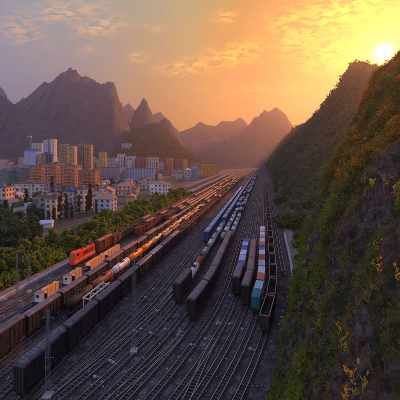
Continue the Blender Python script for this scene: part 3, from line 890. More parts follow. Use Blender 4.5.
# wagons with orange boards and a white cabin on the third track
g = walk(*TR['panel'], 70.0)
mo = mat('orange_board', (.80, .38, .15), (.88, .50, .24), 1, .6)
for i in range(4):
    x, y, a = next(g)
    o = place_wagon('flat', x, y, a, f'{ordw(i+1)} flat wagon from near end of row carrying orange boards', 'flat wagons carrying orange boards')
    Lp = [4.2, 3.0, 8.4, 8.4][i]
    bb = MB(); bb.box(0, 0, 1.25, 1.6, Lp, .1); bb.box(.82, 0, 1.3, .12, Lp, 2.6); bb.box(-.82, 0, 1.0, .1, Lp, 2.0)
    for k in range(5): bb.box(.9, -Lp / 2 + .2 + (Lp - .4) * k / 4, 1.3, .06, .14, 2.6)
    bb.box(0, Lp / 2, 1.2, 1.6, .1, 2.4)
    ob('board_crate', bb.mesh('board_crate', mo), None, (x, y, RZ + 1.56), a,
       ['short orange boarded crate nearest the black boxcars', 'short orange crate on the flat wagon beside the white cabin', 'long orange boarded crate beside the red locomotive', 'long orange crate behind the red locomotive front'][i], 'crate', 'orange boarded crates on flat wagons')
    if i in (0, 1):
        bb = MB(); bb.box(0, 0, 1.5, 2.0, 1.6, 3.0)
        c_ = ob('cabin', None, None, (x + math.sin(a) * 3.6, y - math.cos(a) * 3.6, RZ + 1.56), a, ['white cabin with dark window on the nearest orange crate wagon', 'pale blue cabin on the wagon in front of the locomotive'][i], 'cabin', 'pale cabins on flat wagons')
        ob('wall', bb.mesh('wall', M['white']), c_); c_.scale = (.8, .8, .72)
        bb = MB(); bb.box(0, 0, 3.06, 2.2, 1.8, .12); ob('roof', bb.mesh('roof', M['galv']), c_)
        bb = MB(); bb.box(0, -.82, 1.9, .9, .05, .8); ob('window', bb.mesh('window', M['glass']), c_)

# locomotive
def loco():
    x, y, a = next(walk(*TR['loco'], 97.0))
    r = ob('locomotive', None, None, (x, y, RZ), a, 'bright red diesel locomotive with white stripe at the head of the leftmost train', 'locomotive')
    L = 10.6; r.scale = (.84, 1.2, 1.04)
    b = MB(); b.box(0, .9, 3.1, 2.3, L - 3.2, 3.2); b.box(0, .9, 4.78, 1.7, L - 3.4, .2); ob('hood', b.mesh('hood', M['red']), r)
    b = MB()   # cab with slanted nose
    pr = [(-L / 2, 1.5), (-L / 2, 3.2), (-L / 2 + .55, 4.6), (-L / 2 + .8, 5.0), (-L / 2 + 2.35, 5.0), (-L / 2 + 2.35, 1.5)]
    vv = [(s * 1.2, q[0], q[1]) for s in (-1, 1) for q in pr]; k = len(pr)
    b.poly(vv, [tuple(range(k)), tuple(range(k, 2 * k))[::-1]] + [(i, (i + 1) % k, k + (i + 1) % k, k + i)[::-1] for i in range(k)])
    ob('cab', b.mesh('cab', M['red']), r)
    for s in (-1, 1):
        b = MB(); b.poly([(s * .12, -L / 2 + .03 - .02, 3.35), (s * 1.05, -L / 2 + .01, 3.35), (s * 1.0, -L / 2 + .47, 4.5), (s * .12, -L / 2 + .47, 4.5)], [(0, 1, 2, 3)])
        ob('windscreen', b.mesh('windscreen', M['glass']), r)
        b = MB(); b.box(s * 1.215, -L / 2 + 1.5, 4.1, .04, .9, .8); ob('side_window', b.mesh('side_window', M['glass']), r)
        b = MB(); b.cyl((s * .85, -L / 2 - .06, 2.3), (s * .85, -L / 2 + .02, 2.3), .16, .16, 12); ob('headlight', b.mesh('headlight', M['box']), r)
        b = MB(); b.box(s * 1.17, .9, 2.2, .04, L - 3.3, .28); b.box(s * 1.215, -L / 2 + 1.2, 2.2, .04, 2.2, .28); ob('stripe', b.mesh('stripe', M['white']), r)
        b = MB(); b.bar((s * 1.3, -3, 1.5), (s * 1.3, -3, 2.5), .05); b.bar((s * 1.3, 5, 1.5), (s * 1.3, 5, 2.5), .05); b.bar((s * 1.3, -3, 2.5), (s * 1.3, 5, 2.5), .05); ob('handrail', b.mesh('handrail', M['white']), r)
        b = MB()
        for i in range(6): b.box(s * 1.17, -.9 + i * .9, 3.6, .05, .6, 1.1)
        ob('grille', b.mesh('grille', M['under']), r)
    b = MB(); b.box(0, 0, 1.35, 2.7, L + .2, .25); b.box(0, 0, .95, 1.8, 3.2, .6); ob('underframe', b.mesh('underframe', M['under']), r)
    b = MB(); b.cyl((0, 1, 4.85), (0, 1, 5.05), .75, .75, 18); b.cyl((0, 3.4, 4.85), (0, 3.4, 5.05), .75, .75, 18); ob('fan', b.mesh('fan', M['under']), r)
    b = MB(); b.box(0, -.8, 5.0, .5, .5, .4); ob('exhaust', b.mesh('exhaust', M['under']), r)
    for s in (-1, 1): put_bogie(r, s * 3.4)
loco()

# ------------------------------------------------------------------ masts, gantries, yard furniture
def lattice(b, x, y, z0, z1, w0, w1, leg=.065):
    n = int((z1 - z0) / 1.1)
    cs = lambda z: (w0 + (w1 - w0) * (z - z0) / (z1 - z0)) / 2
    for (i, j) in ((-1, -1), (1, -1), (1, 1), (-1, 1)): b.bar((x + i * cs(z0), y + j * cs(z0), z0), (x + i * cs(z1), y + j * cs(z1), z1), leg)
    for k in range(n):
        za, zb = z0 + (z1 - z0) * k / n, z0 + (z1 - z0) * (k + 1) / n; a, c_ = cs(za), cs(zb); s = 1 if k % 2 else -1
        for (p, q) in (((-s, -1), (s, -1)), ((-s, 1), (s, 1)), ((-1, -s), (-1, s)), ((1, -s), (1, s))):
            b.bar((x + p[0] * a, y + p[1] * a, za), (x + q[0] * c_, y + q[1] * c_, zb), leg * .55)
def mast(px, pyb, h, label, w=.8, arms=True, lamps=True):
    X, Y, _ = P(px, pyb)
    r = ob('light_mast', None, None, (X, Y, 0), 0, label, 'light mast', 'lattice masts in the yard')
    b = MB(); lattice(b, 0, 0, .3, h, w * .75, w * .4, .05); ob('pole', b.mesh('pole', M['galv']), r)
    b = MB(); b.box(0, 0, .2, w + .5, w + .5, .5); ob('base', b.mesh('base', M['conc']), r)
    if arms:
        b = MB(); b.bar((-.9, 0, h - 1.2), (.9, 0, h - 1.2), .07); b.bar((-.6, 0, h * .45), (.9, 0, h * .45), .06); ob('crossarm', b.mesh('crossarm', M['galv']), r)
    if lamps:
        for s in (-1, 1):
            b = MB(); b.box(s * .85, -.1, h - 1.35, .3, .25, .2); ob('lamp_head', b.mesh('lamp_head', M['under']), r)
mast(48, 397, 13.2, 'lattice light mast standing beside the ribbed black boxcar at lower left', .8)
mast(134, 352, 17.5, 'tall lattice mast among empty tracks right of the black train', .75)
mast(17, 318, 14.5, 'lattice mast beside the leftmost tracks near the left edge', .6)
mast(29, 292, 9.5, 'shorter mast beside the leftmost tracks by the pale kerb', .5)
mast(76, 249, 12, 'slim mast at the edge of green trees above the locomotive', .5)
mast(112, 232, 13, 'slim mast before the green trees behind the locomotive', .5)
mast(195, 233, 15, 'lattice mast left of the blue train front', .5)
mast(226, 198, 15, 'mast beside the station platform canopy', .6)
mast(286, 203, 14, 'mast at the foot of the right hand wooded hill', .6)
def gantry(Y, xa, xb, h, label):
    r = ob('signal_gantry', None, None, ((xa + xb) / 2, Y, 0), 0, label, 'gantry', 'gantries across the tracks')
    hw = (xb - xa) / 2; b = MB()
    for zz in (h, h - 1.3): b.bar((-hw, 0, zz), (hw, 0, zz), .16)
    n_ = int(hw * 2 / 2.5)
    for i in range(n_):
        x0_ = -hw + 2 * hw * i / n_; x1_ = -hw + 2 * hw * (i + 1) / n_
        b.bar((x0_, 0, h - 1.3 if i % 2 else h), (x1_, 0, h if i % 2 else h - 1.3), .09)
    ob('beam', b.mesh('beam', M['galv']), r)
    for s in (-1, 1):
        b = MB(); lattice(b, s * hw, 0, 0, h, .9, .7); ob('post', b.mesh('post', M['galv']), r)
gantry(330, tx(-38, 330), tx(9, 330), 11, 'long truss gantry spanning the middle and right tracks')
gantry(560, tx(-62, 560), tx(10, 560), 12, 'far truss gantry across all tracks before the station')
gantry(820, tx(-64, 820), tx(12, 820), 13, 'farthest hazy gantry where the tracks converge')
def ybox(): 
    b = MB(); b.box(0, 0, .2, .45, .3, .3); b.box(0, 0, .37, .5, .36, .06); b.bar((.35, 0, .3), (1.1, 0, .2), .08); return b.mesh('point_machine', M['box'])
YB = ybox()
pm = [(110, 362), (113, 364), (95, 378), (134, 332), (141, 330), (151, 334), (165, 330), (178, 336), (191, 346), (180, 333), (218, 323), (229, 325), (242, 330), (250, 350), (262, 300), (246, 296), (145, 298), (153, 290), (181, 265), (157, 312),
      (230, 296), (217, 325), (283, 312), (126, 300), (35, 352), (60, 292), (20, 302), (5, 300), (281, 318), (205, 340)]
for i, (a, c_) in enumerate(sorted(pm)):
    X, Y, _ = P(a, c_); ob('point_machine', YB, None, (X, Y, .0), random.uniform(-.5, .1), f'small pale point machine box, {ordw(i + 1)} from the left among the tracks', 'point machine', 'pale point machine boxes between the tracks')
# kerb walls at both sides of the yard
def kerb(pts, hh, ww, label):
    b = MB(); strip(b, pts, -ww / 2, ww / 2, -.1, hh); ob('kerb_wall', b.mesh('kerb_wall', M['conc']), None, (0, 0, 0), 0, label, 'low wall')
kerb([(tx(-66.5, y, 0), y) for y in np.linspace(50, 112, 20)], .7, .7, 'low pale kerb wall along the left edge of the yard')
kerb([P(a, c_)[:2] for a, c_ in [(293, 290), (292.5, 278), (291, 265), (288.5, 252), (286, 242), (284.5, 234)]], .8, .8, 'low pale kerb wall beside the track at the cliff foot')
b = MB(); strip(b, [(tx(-69.2, y, 0), y) for y in np.linspace(40, 300, 40)], -1.6, 1.6, -.14, .02); struct('path', b.mesh('path', M['path']))
b = MB(); strip(b, [P(a, c_)[:2] for a, c_ in [(300, 300), (298, 270), (294, 252), (290, 238), (287, 226), (284, 215)]], -1.8, 1.8, -.14, .02); struct('path', b.mesh('path', M['path']))

# loose stones and litter on the ballast between the tracks
rs = np.random.default_rng(77); VV = []; FF = []
oct_ = np.array([(1, 0, 0), (0, 1, 0), (-1, 0, 0), (0, -1, 0), (0, 0, 1)], float)
for i in range(3200):
    y = 34 + 150 * rs.random() ** 1.5; xl, xr = tx(-66, y, 0), tx(7.5, y, 1)
    x = xl + (xr - xl) * rs.random(); sz = .05 + .13 * rs.random() ** 3
    a = rs.random() * 3.1; p = oct_ * sz * (.6 + .8 * rs.random((5, 3))); ca, sa = math.cos(a), math.sin(a)
    p = np.stack([p[:, 0] * ca - p[:, 1] * sa + x, p[:, 0] * sa + p[:, 1] * ca + y, p[:, 2] + .1], 1)
    o = len(VV) * 5; VV.append(p); FF += [(o, o + 1, o + 4), (o + 1, o + 2, o + 4), (o + 2, o + 3, o + 4), (o + 3, o, o + 4)]
ob('loose_stones', npmesh('stones', np.concatenate(VV), np.array(FF), mat('pale_stone', (.16, .15, .17), (.42, .41, .44), .8, .9)), label='pale loose stones and litter between the rails', cat='stones', kind='stuff')

# station canopies
def canopy(b0, y0, y1, w_, label):
    r = ob('platform_canopy', None, None, (0, 0, 0), 0, label, 'platform canopy', 'station platform canopies')
    pts = [(tx(b0, y, 0), y) for y in np.linspace(y0, y1, 12)]
    b = MB(); strip(b, pts, -w_ / 2, w_ / 2, 6.6, 7.1); ob('roof', b.mesh('roof', M['purple']), r)
    b = MB(); strip(b, pts, -w_ / 2 + .5, w_ / 2 - .5, 0, 1.0); ob('platform', b.mesh('platform', M['conc']), r)
    b = MB()
    for y in np.linspace(y0 + 3, y1 - 3, 24): b.box(tx(b0, y, 0), y, 3.8, .4, .4, 5.6)
    ob('columns', b.mesh('columns', M['conc']), r)
canopy(-64.8, 292, 640, 5.2, 'long purple grey platform canopy nearest the trains')
canopy(-79, 300, 620, 7, 'second long platform canopy farther from the trains')

# ------------------------------------------------------------------ town
WINM = {}
def win_mesh(w_, h_):
    k = (round(w_, 1), round(h_, 1))
    if k not in WINM:
        b = MB(); b.box(0, 0, 0, w_, .06, h_); m1 = b.mesh('window', M['glass'])
        b2 = MB()
        for s in (-1, 1): b2.box(s * w_ / 2, -.04, 0, .12, .12, h_ + .12); b2.box(0, -.04, s * h_ / 2, w_, .12, .12)
        b2.box(0, -.04, 0, .07, .1, h_)
        o = len(b.v); nf = len(b.f)
        b.poly(b2.v, b2.f)
        m1 = b.mesh('window', M['glass']); m1.materials.append(M['conc'])
        mi = [0] * nf + [1] * (len(b.f) - nf); m1.polygons.foreach_set('material_index', mi)
        WINM[k] = m1
    return WINM[k]
def win_mesh2(w_, h_):
    k = (round(w_, 1), round(h_, 1), 2)
    if k not in WINM:
        m1 = win_mesh(w_, h_).copy(); m1.materials[0] = M['curtain']; WINM[k] = m1
    return WINM[k]
M['curtain'] = mat('curtained_glass', (.10, .10, .11), (.22, .20, .18), .3, .35)
WALL = {}
def wall_mat(c_):
    k = tuple(round(q, 2) for q in c_)
    if k not in WALL: WALL[k] = mat('wall_render', tuple(q * .8 for q in c_), c_, .25, .85, lo=.3, hi=.6)
    return WALL[k]
def building(px0, px1, pt, pb, depth, rz, wc, rc, label, roof='flat', fl=3.2, wins=True, balc=False, z0=0.0, name='building', cat='building', cols=None, group=None):
    Y = gy(pb, z0) if z0 == 0 else z0[1]
    zb = 0 if z0 == 0 else z0[0]
    X0, X1 = (px0 - 200) / F * Y, (px1 - 200) / F * Y; ht = HC - (pt - HY) / F * Y - zb
    w_ = (X1 - X0) * .96; cx = (X0 + X1) / 2
    r = ob(name, None, None, (cx, Y + depth / 2, zb - .14), rz, label, cat, group)
    wm, rm = wall_mat(wc), wall_mat(rc)
    b = MB(); b.box(0, 0, ht / 2, w_, depth, ht)
    nf = max(1, int(round((ht - .6) / fl))); fh = ht / nf
    for k in range(1, nf): b.box(0, 0, k * fh, w_ + .25, depth + .25, .22)
    ob('wall', b.mesh('wall', wm), r)
    b = MB()
    if roof == 'flat':
        b.box(0, 0, ht + .15, w_ + .5, depth + .5, .3)
        for s in (-1, 1): b.box(s * w_ / 2, 0, ht + .65, .25, depth, .7); b.box(0, s * depth / 2, ht + .65, w_ - .26, .25, .7)
        rr = random.Random(int(px0 * 7 + pt))
        b.box(rr.uniform(-.25, .25) * w_, rr.uniform(-.2, .2) * depth, ht + 1.5, min(4, w_ * .3), min(4, depth * .4), 2.4)
        if w_ > 10: b.cyl((-w_ * .32, 0, ht + .3), (-w_ * .32, 0, ht + 2.1), .8, .8, 10)
    else:
        hh = min(4.0, min(w_, depth) * .28)
        if w_ >= depth:
            vv = [(-w_ / 2 - .5, -depth / 2 - .5, ht + .02), (w_ / 2 + .5, -depth / 2 - .5, ht + .02), (w_ / 2 + .5, depth / 2 + .5, ht + .02), (-w_ / 2 - .5, depth / 2 + .5, ht + .02), (-w_ / 2, 0, ht + hh), (w_ / 2, 0, ht + hh)]
            b.poly(vv, [(0, 1, 5, 4), (2, 3, 4, 5), (0, 4, 3), (1, 2, 5), (0, 3, 2, 1)])
        else:
            vv = [(-w_ / 2 - .5, -depth / 2 - .5, ht + .02), (w_ / 2 + .5, -depth / 2 - .5, ht + .02), (w_ / 2 + .5, depth / 2 + .5, ht + .02), (-w_ / 2 - .5, depth / 2 + .5, ht + .02), (0, -depth / 2, ht + hh), (0, depth / 2, ht + hh)]
            b.poly(vv, [(0, 1, 4), (2, 3, 5), (1, 2, 5, 4), (3, 0, 4, 5), (0, 3, 2, 1)])
    ob('roof', b.mesh('roof', rm), r)
    if wins:
        nc = cols or max(2, int(w_ / 3.4)); ww = min(1.7, w_ / nc * .5)
        nc = min(nc, max(2, 70 // nf))
        wm_ = win_mesh(ww, fh * .5)
        if Y < 330 and roof == 'flat':
            if 'ac' not in WINM:
                q_ = MB(); q_.box(0, 0, 0, .9, .4, .6); WINM['ac'] = q_.mesh('air_conditioner', M['box'])
            ar = random.Random(int(px0 * 17))
            for k in range(nf):
                for c_ in range(nc):
                    if ar.random() < .22: ob('air_conditioner', WINM['ac'], r, (-w_ / 2 + w_ * (c_ + .5) / nc + ww * .2, -depth / 2 - .3, k * fh + fh * .16))
        wr = random.Random(int(px0 * 31 + pb * 7)); w2_ = win_mesh2(ww, fh * .5)
        for k in range(nf):
            for c_ in range(nc):
                if wr.random() < .06: continue
                ob('window', w2_ if wr.random() < .3 else wm_, r, (-w_ / 2 + w_ * (c_ + .5) / nc, -depth / 2 - .05, k * fh + fh * .55))
        ns_ = min(max(1, int(depth / 4)), max(1, 28 // nf))
        for k in range(nf):
            for c_ in range(ns_): ob('window', wm_, r, (w_ / 2 + .05, -depth / 2 + depth * (c_ + .5) / ns_, k * fh + fh * .55), math.pi / 2)
    if balc:
        for k in range(1, nf):
            b = MB(); b.box(0, -depth / 2 - .7, k * fh + .12, w_ * .5, 1.3, .12); b.box(0, -depth / 2 - 1.3, k * fh + .6, w_ * .5, .1, .9)
            ob('balcony', b.mesh('balcony', wm), r)
    return r
WH = (.55, .53, .52); CR = (.5, .42, .34); OR = (.46, .20, .12); PK = (.50, .36, .33); BL = (.30, .36, .55); GR = (.26, .27, .30); TE = (.13, .19, .20); RB = (.20, .06, .06); YE = (.6, .36, .12)
RG = (.14, .13, .15); RR = (.34, .12, .07); RBU = (.05, .10, .32)
building(30, 43, 166, 190, 16, -.12, OR, RG, 'orange brown apartment block left of the long brick complex', balc=True)
building(44.5, 58, 164, 191, 16, -.10, OR, RG, 'orange brown apartment block in the middle of the brick complex', balc=True)
building(59.5, 76, 166, 192, 16, -.06, OR, RG, 'orange brown apartment block right of the brick complex middle', balc=True)
building(77.5, 95, 171, 194, 15, .05, (.42, .14, .09), RG, 'dark orange apartment block at the right end of the brick complex', balc=True)
building(58, 66, 144, 183, 14, .15, (.45, .24, .16), RG, 'tall brown tower behind the brick complex', balc=True)
building(66.5, 74, 146, 183, 12, .15, YE, RG, 'tall tower behind the brick complex, yellow light put into its wall colour', balc=True)  # yellow of the light is painted into the walls
building(77, 83, 144, 181, 12, .1, (.20, .27, .26), (.10, .22, .20), 'tall green grey tower right of the tower with yellow light in its wall colour', balc=True)
building(84, 91, 145, 181, 12, .1, (.5, .30, .16), RR, 'tall tower with red top right of the green tower', balc=True)
building(24, 36.5, 151, 184, 14, -.05, (.34, .38, .62), RBU, 'pale blue slab with bright blue roof below the tower crane', roof='gable', wins=False)
building(37.5, 41.5, 155, 184, 12, -.05, (.5, .34, .28), RG, 'narrow block with lit balconies beside the pale blue slab', balc=True)
building(42, 49, 154, 183, 12, 0, (.08, .14, .42), RBU, 'deep blue clad building behind the brick complex')
building(43, 48, 140, 176, 12, 0, (.42, .46, .62), RG, 'bluish white tower right of the crane')
building(49.5, 54.5, 139, 176, 12, 0, (.62, .60, .58), RG, 'white tower right of the bluish white tower')
building(31.5, 42, 143, 175, 14, 0, (.5, .46, .45), RG, 'long white block behind the pale blue slab')
building(0, 10, 171, 188, 26, -.1, TE, (.10, .13, .15), 'teal grey workshop hall at the left edge', roof='gable')
building(11, 22.5, 168, 187, 26, -.1, (.16, .21, .23), (.12, .15, .18), 'teal grey workshop hall beside the left edge hall', roof='gable')
building(-4, 5, 188, 208, 12, .1, (.6, .42, .36), RG, 'pinkish building cut by the left edge')
building(22, 44, 184, 198, 14, .0, (.52, .44, .46), RG, 'long pinkish white low building before the brick complex')
building(33, 46, 197, 218, 20, .35, (.30, .30, .34), RG, 'grey gable end building beside the house with orange light in its wall colour')
building(46, 58, 199, 219, 13, -.12, (.66, .46, .34), RG, 'white two storey house with arcade among cypress trees, orange light in wall colour')  # white walls tinted with the orange light that falls on them
building(19, 24, 203, 213, 5, 0, (.62, .64, .72), RG, 'small white cube hut left of the grey gable building', wins=False)
building(38, 50, 223.2, 228, 5, .3, (.6, .62, .68), (.5, .52, .58), 'low white roofed shed in front of the dark trees', roof='gable', wins=False)
building(62, 73, 192, 211, 13, .05, (.5, .46, .48), RBU, 'white building with blue roof edge among cypress trees')
building(74, 86, 190, 210, 12, -.15, (.62, .48, .42), RG, 'white colonnaded building with pink light put into its wall colour')  # pink light is mixed into the white of the walls
building(94, 112, 199, 212, 11, -.1, (.42, .48, .66), (.36, .20, .14), 'bluish white house with orange tiled roof behind the green trees', roof='gable')
building(98, 112, 191, 200, 12, .1, PK, (.42, .20, .13), 'house with broad brown tiled roof above the bluish house', roof='gable', wins=False)
building(96, 103, 181, 190, 9, 0, (.6, .56, .52), RG, 'small cream house right of the brick complex')
building(95, 121, 168, 182, 16, -.05, (.27, .26, .36), RG, 'long grey purple slab in the middle of town')
building(123, 154, 169, 181, 16, .06, (.30, .36, .56), (.16, .18, .30), 'long blue white slab right of the grey slab')
building(98, 105, 152, 176, 14, .2, (.65, .33, .09), RG, 'orange yellow building with domed corner', balc=False)
building(106, 116, 158, 174, 15, 0, (.34, .34, .44), RG, 'grey banded block right of the orange yellow building')
building(117, 124, 154, 173, 12, 0, (.45, .46, .55), RG, 'pale block with rooftop box in mid town')
building(124.5, 135, 156, 173, 14, .1, (.42, .45, .58), RG, 'pale blue block left of the dark red blocks')
building(136, 146, 157, 173, 20, .1, (.24, .07, .08), (.10, .05, .06), 'leftmost of the dark red apartment blocks')
building(146.8, 156, 157, 173.5, 20, .05, (.26, .08, .08), (.10, .05, .06), 'second of the dark red apartment blocks')
building(156.8, 165, 158, 174, 20, 0, (.25, .07, .07), (.10, .05, .06), 'third of the dark red apartment blocks')
building(166, 172, 158, 174, 22, 0, (.50, .16, .06), (.12, .06, .06), 'right end of the dark red blocks, sunlight put into orange walls')  # sunlit end of the red row, its light given by wall colour
building(174, 182, 159, 174, 20, .0, (.22, .07, .08), (.10, .05, .06), 'separate dark red block left of the station')
building(182.6, 187, 159, 174, 20, .0, (.55, .28, .08), (.12, .06, .06), 'right end of the separate red block, sunlight put into yellow orange walls')  # stands for the sunlit end of the red block, light in wall colour
building(118, 132, 186, 195, 11, -.1, (.55, .42, .38), (.40, .20, .14), 'cream house with pale orange roof behind the hedge', roof='gable')
building(125, 135, 197, 203, 8, .1, (.5, .30, .22), (.50, .20, .10), 'low house with bright orange tiled roof at the hedge', roof='gable', wins=False)
building(138, 150, 182, 190, 9, 0, (.4, .4, .44), (.3, .3, .34), 'low grey shed between the cream house and white house')
building(151, 169, 184, 195, 12, -.35, (.58, .60, .72), (.45, .30, .26), 'white blue long house at the end of the hedge')
building(150, 162, 175, 179, 8, .1, (.6, .58, .56), (.62, .60, .56), 'long low white roofed shed behind the hedge end', wins=False)
building(184, 190.5, 170, 181, 16, 0, (.35, .38, .5), (.6, .62, .7), 'station annex with white gable roof', roof='gable')
building(191.5, 198.5, 168, 180, 12, 0, (.22, .30, .5), (.3, .36, .5), 'blue station signal building')
building(201, 220, 164, 177, 18, .1, (.62, .25, .05), (.30, .12, .06), 'station hall with corner turrets, sunlit orange put into its wall colour', cols=9)  # orange sunlight on the hall is part of its wall colour
building(190, 200, 163, 172, 18, .0, (.30, .16, .15), RG, 'low brown block behind the station annex')
# tower crane
X, Y, _ = P(30.5, 180)
r = ob('tower_crane', None, None, (X, Y, 0), 0, 'tower crane above the pale blue slab in town', 'tower crane')
hC = HC + (HY - 136) / F * Y
b = MB(); lattice(b, 0, 0, 0, hC, 1.8, 1.8, .22); ob('tower', b.mesh('tower', M['galv']), r)
b = MB()
for zz, yy in ((hC, -.6), (hC, .6), (hC + 1.4, 0)): b.bar((-5, yy, zz), (32, yy, zz), .4)
for i in range(18): b.bar((-5 + i * 2, -.6, hC), (-4 + i * 2, 0, hC + 1.4), .16); b.bar((-4 + i * 2, 0, hC + 1.4), (-3 + i * 2, -.6, hC), .16)
b.bar((-5, 0, hC + .7), (0, 0, hC + 6), .16); b.bar((0, 0, hC + 6), (26, 0, hC + 1.4), .16)
ob('jib', b.mesh('jib', M['galv']), r)
b = MB(); b.bar((0, 0, hC), (0, 0, hC + 6), .6); ob('apex', b.mesh('apex', M['galv']), r)
b = MB(); b.box(-4.5, 0, hC - 1, 2, 1.6, 2.4); ob('counterweight', b.mesh('counterweight', M['conc']), r)
b = MB(); b.box(1.5, -1, hC - 1.2, 1.4, 1.4, 2); ob('cab', b.mesh('cab', M['white']), r)

# smaller houses filling the town and the distance
rnd = random.Random(21)
names = [('cream', (.5, .43, .36)), ('white', (.55, .54, .54)), ('grey', (.26, .26, .30)), ('pink', (.5, .33, .30)), ('pale blue', (.34, .38, .52)), ('brown', (.28, .15, .11)), ('tan', (.42, .30, .22))]
fill = []
for i in range(110):
    fill.append((rnd.uniform(-6, 165), rnd.uniform(163, 176), 'the middle of town'))
for i in range(62):
    fill.append((rnd.uniform(-8, 200), rnd.uniform(164.0, 173), 'the far edge of town'))
for i in range(26):
    fill.append((rnd.uniform(196, 256), rnd.uniform(160.5, 167), 'the hazy district beyond the station'))
for i in range(26):
    fill.append((rnd.uniform(150, 205), rnd.uniform(171, 182), 'the blocks around the station'))
for i in range(44):
    a_ = rnd.uniform(-5, 150); fill.append((a_, rnd.uniform(180, 232 - a_ * .28), 'the near side of town'))
cnt = {}
fill.sort(key=lambda q: (q[2], q[0]))
for (a, pb, wh) in fill:
    if not wh.startswith('the hazy') and (a - 200) / F * gy(pb) > tx(-92, gy(pb), 0): continue
    if wh.startswith('the hazy') and (a - 200) / F * gy(pb) > tx(-100, gy(pb), 0): continue
    if wh.startswith('the blocks') and (a - 200) / F * gy(pb) > tx(-86, gy(pb), 0) - 14: continue
    Y = gy(pb); wv = rnd.uniform(8, 20) * (1 if Y < 500 else 1.5); hv = rnd.choice([6, 9, 9, 12, 15, 18, 24] if Y < 500 else [9, 12, 15, 20, 26, 32, 38])
    if wh.startswith('the blocks'): hv = rnd.choice([4, 5, 7, 9]); wv = rnd.uniform(8, 16)
    if wh.startswith('the near'): hv = rnd.choice([4, 6, 7]); wv = rnd.uniform(7, 11)
    cn_, cc_ = rnd.choice(names)
    k = rnd.uniform(.75, 1.1); cc_ = tuple(round(q * k, 1) if False else q * k for q in cc_)
    p1 = a + wv / Y * F; pt = HY + (HC - hv) / Y * F
    cnt[wh] = cnt.get(wh, 0) + 1
    st = int(hv // 3)
    rf = 'gable' if rnd.random() < .35 and hv < 13 else 'flat'
    building(a, p1, pt, pb, rnd.uniform(8, 14), rnd.uniform(-.3, .3), cc_, rnd.choice([RG, RG, RR, (.3, .3, .34)]),
             f'{cn_} {rf} roofed house, {ordw(cnt[wh])} from left in {wh}', roof=rf, wins=Y < 800, name='house', cat='house', group='houses in ' + wh)

# house up on the wooded hill
i_ = np.argmin(abs(VF[:, 0, 0] / VF[:, 0, 1] * 0 + np.linspace(108, 200, VF.shape[0]) - 126))
pt_ = VF[i_, 9]
building(121, 132, 143.5, 150, 14, 0, (.36, .34, .38), RG, 'white terraced building on the wooded hill behind town', z0=(float(pt_[2]) - 2, float(pt_[1])))

# ------------------------------------------------------------------ trees
rt = random.Random(5)
# belt between yard and town
k = 0
belt = []
for row, (o0, hh) in enumerate([(-72.0, 4.2), (-75.0, 6.2), (-78.5, 7.6), (-83.0, 8.4)]):
    y = 62 + row * 5
    while y < 300:
        belt.append((tx(o0 + rt.uniform(-1.2, 1.2), y, 0), y, hh * rt.uniform(.55, 1.25), row)); y += (3.9 + .016 * y) * rt.uniform(.85, 1.2) * (1 if row < 2 else 1.25)
cr_ = {}
for (x, y, h, row) in belt:
    cr_[row] = cr_.get(row, 0) + 1
    kd = 'bright' if rt.random() < .78 else 'broad'
    if y > 190: kd = rt.choice(['bright', 'broad', 'broad'])
    rowname = ['front row', 'second row', 'third row', 'back row'][row]
    kn = 'yellow-green feathery tree' if kd == 'bright' else 'mid green bushy tree'
    tree(kd, x, y, h, f'{kn}, {ordw(cr_[row])} from near end of belt {rowname}', 'trees of the green belt left of the yard', var=rt.randrange(4), wide=rt.uniform(.75, 1.2))
# dark trees at left
for i, (a, pb, h) in enumerate([(3, 262, 13), (14, 258, 14), (25, 252, 13), (34, 247, 10), (8, 240, 13), (20, 236, 12), (-6, 250, 14), (31, 232, 9), (2, 228, 11)]):
    X, Y, _ = P(a, pb); tree('dark', X, Y, h, f'large dark green tree, {ordw(i + 1)} of the clump by the left edge', 'dark trees at the left edge', var=i % 3, wide=.9)
for i, (a, pt, pb) in enumerate([(5.5, 200, 228), (26.5, 189, 214), (54, 205, 224), (60, 196, 222), (66, 194, 219), (72, 203, 220), (79, 195, 214), (90, 184, 211), (87.5, 192, 214), (40, 212, 226), (43, 209, 225), (48.5, 208, 226), (52, 176, 196), (96, 200, 214), (31, 196, 214)]):
    X, Y, _ = P(a, pb); h = (pb - pt) / F * Y
    tree('cypress', X, Y, h, f'dark cypress among white town houses, {ordw(i + 1)} of the town cypresses', 'cypress trees in town', var=i % 3)
ct = 0
for i in range(150):
    a, pb = rt.uniform(-5, 205), rt.uniform(166, 222)
    lim = 262 - a * .42
    if pb > lim - 22: pb = rt.uniform(166, max(170, lim - 24))
    X, Y, _ = P(a, pb)
    if X > tx(-86, Y, 0): continue
    ct += 1
    tree(rt.choice(['dark', 'broad', 'dark']), X, Y, rt.uniform(6, 10), f'green street tree between the houses, {ordw(ct)} of those in town', 'street trees in town', var=rt.randrange(3))
# bushes at the foot of the right hill
for i, (a, pb, h, kd) in enumerate([(290, 227, 7.5, 'roundbush'), (281, 222, 4.5, 'roundbush'), (300, 224, 6, 'dark'), (278, 208, 9, 'dark'), (288, 207, 12, 'dark'), (297, 210, 11, 'broad'), (306, 206, 13, 'dark'), (283, 199, 10, 'broad'),
                                    (292, 198, 13, 'dark'), (277, 195, 8, 'dark'), (301, 197, 14, 'broad'), (308, 216, 10, 'dark'), (311, 232, 7, 'broad'), (276, 188, 9, 'dark'), (284, 189, 12, 'dark'), (304, 243, 5, 'roundbush'), (297, 247, 3.5, 'shrub'), (300, 262, 3, 'shrub')]):
    X, Y, _ = P(a, pb)
    tree(kd, X, Y, h, f'green {"bush" if h < 8 else "tree"} below right hillside, {ordw(i + 1)} counted from the nearest round bush', 'bushes and trees at the foot of the right hill', var=i % 3)

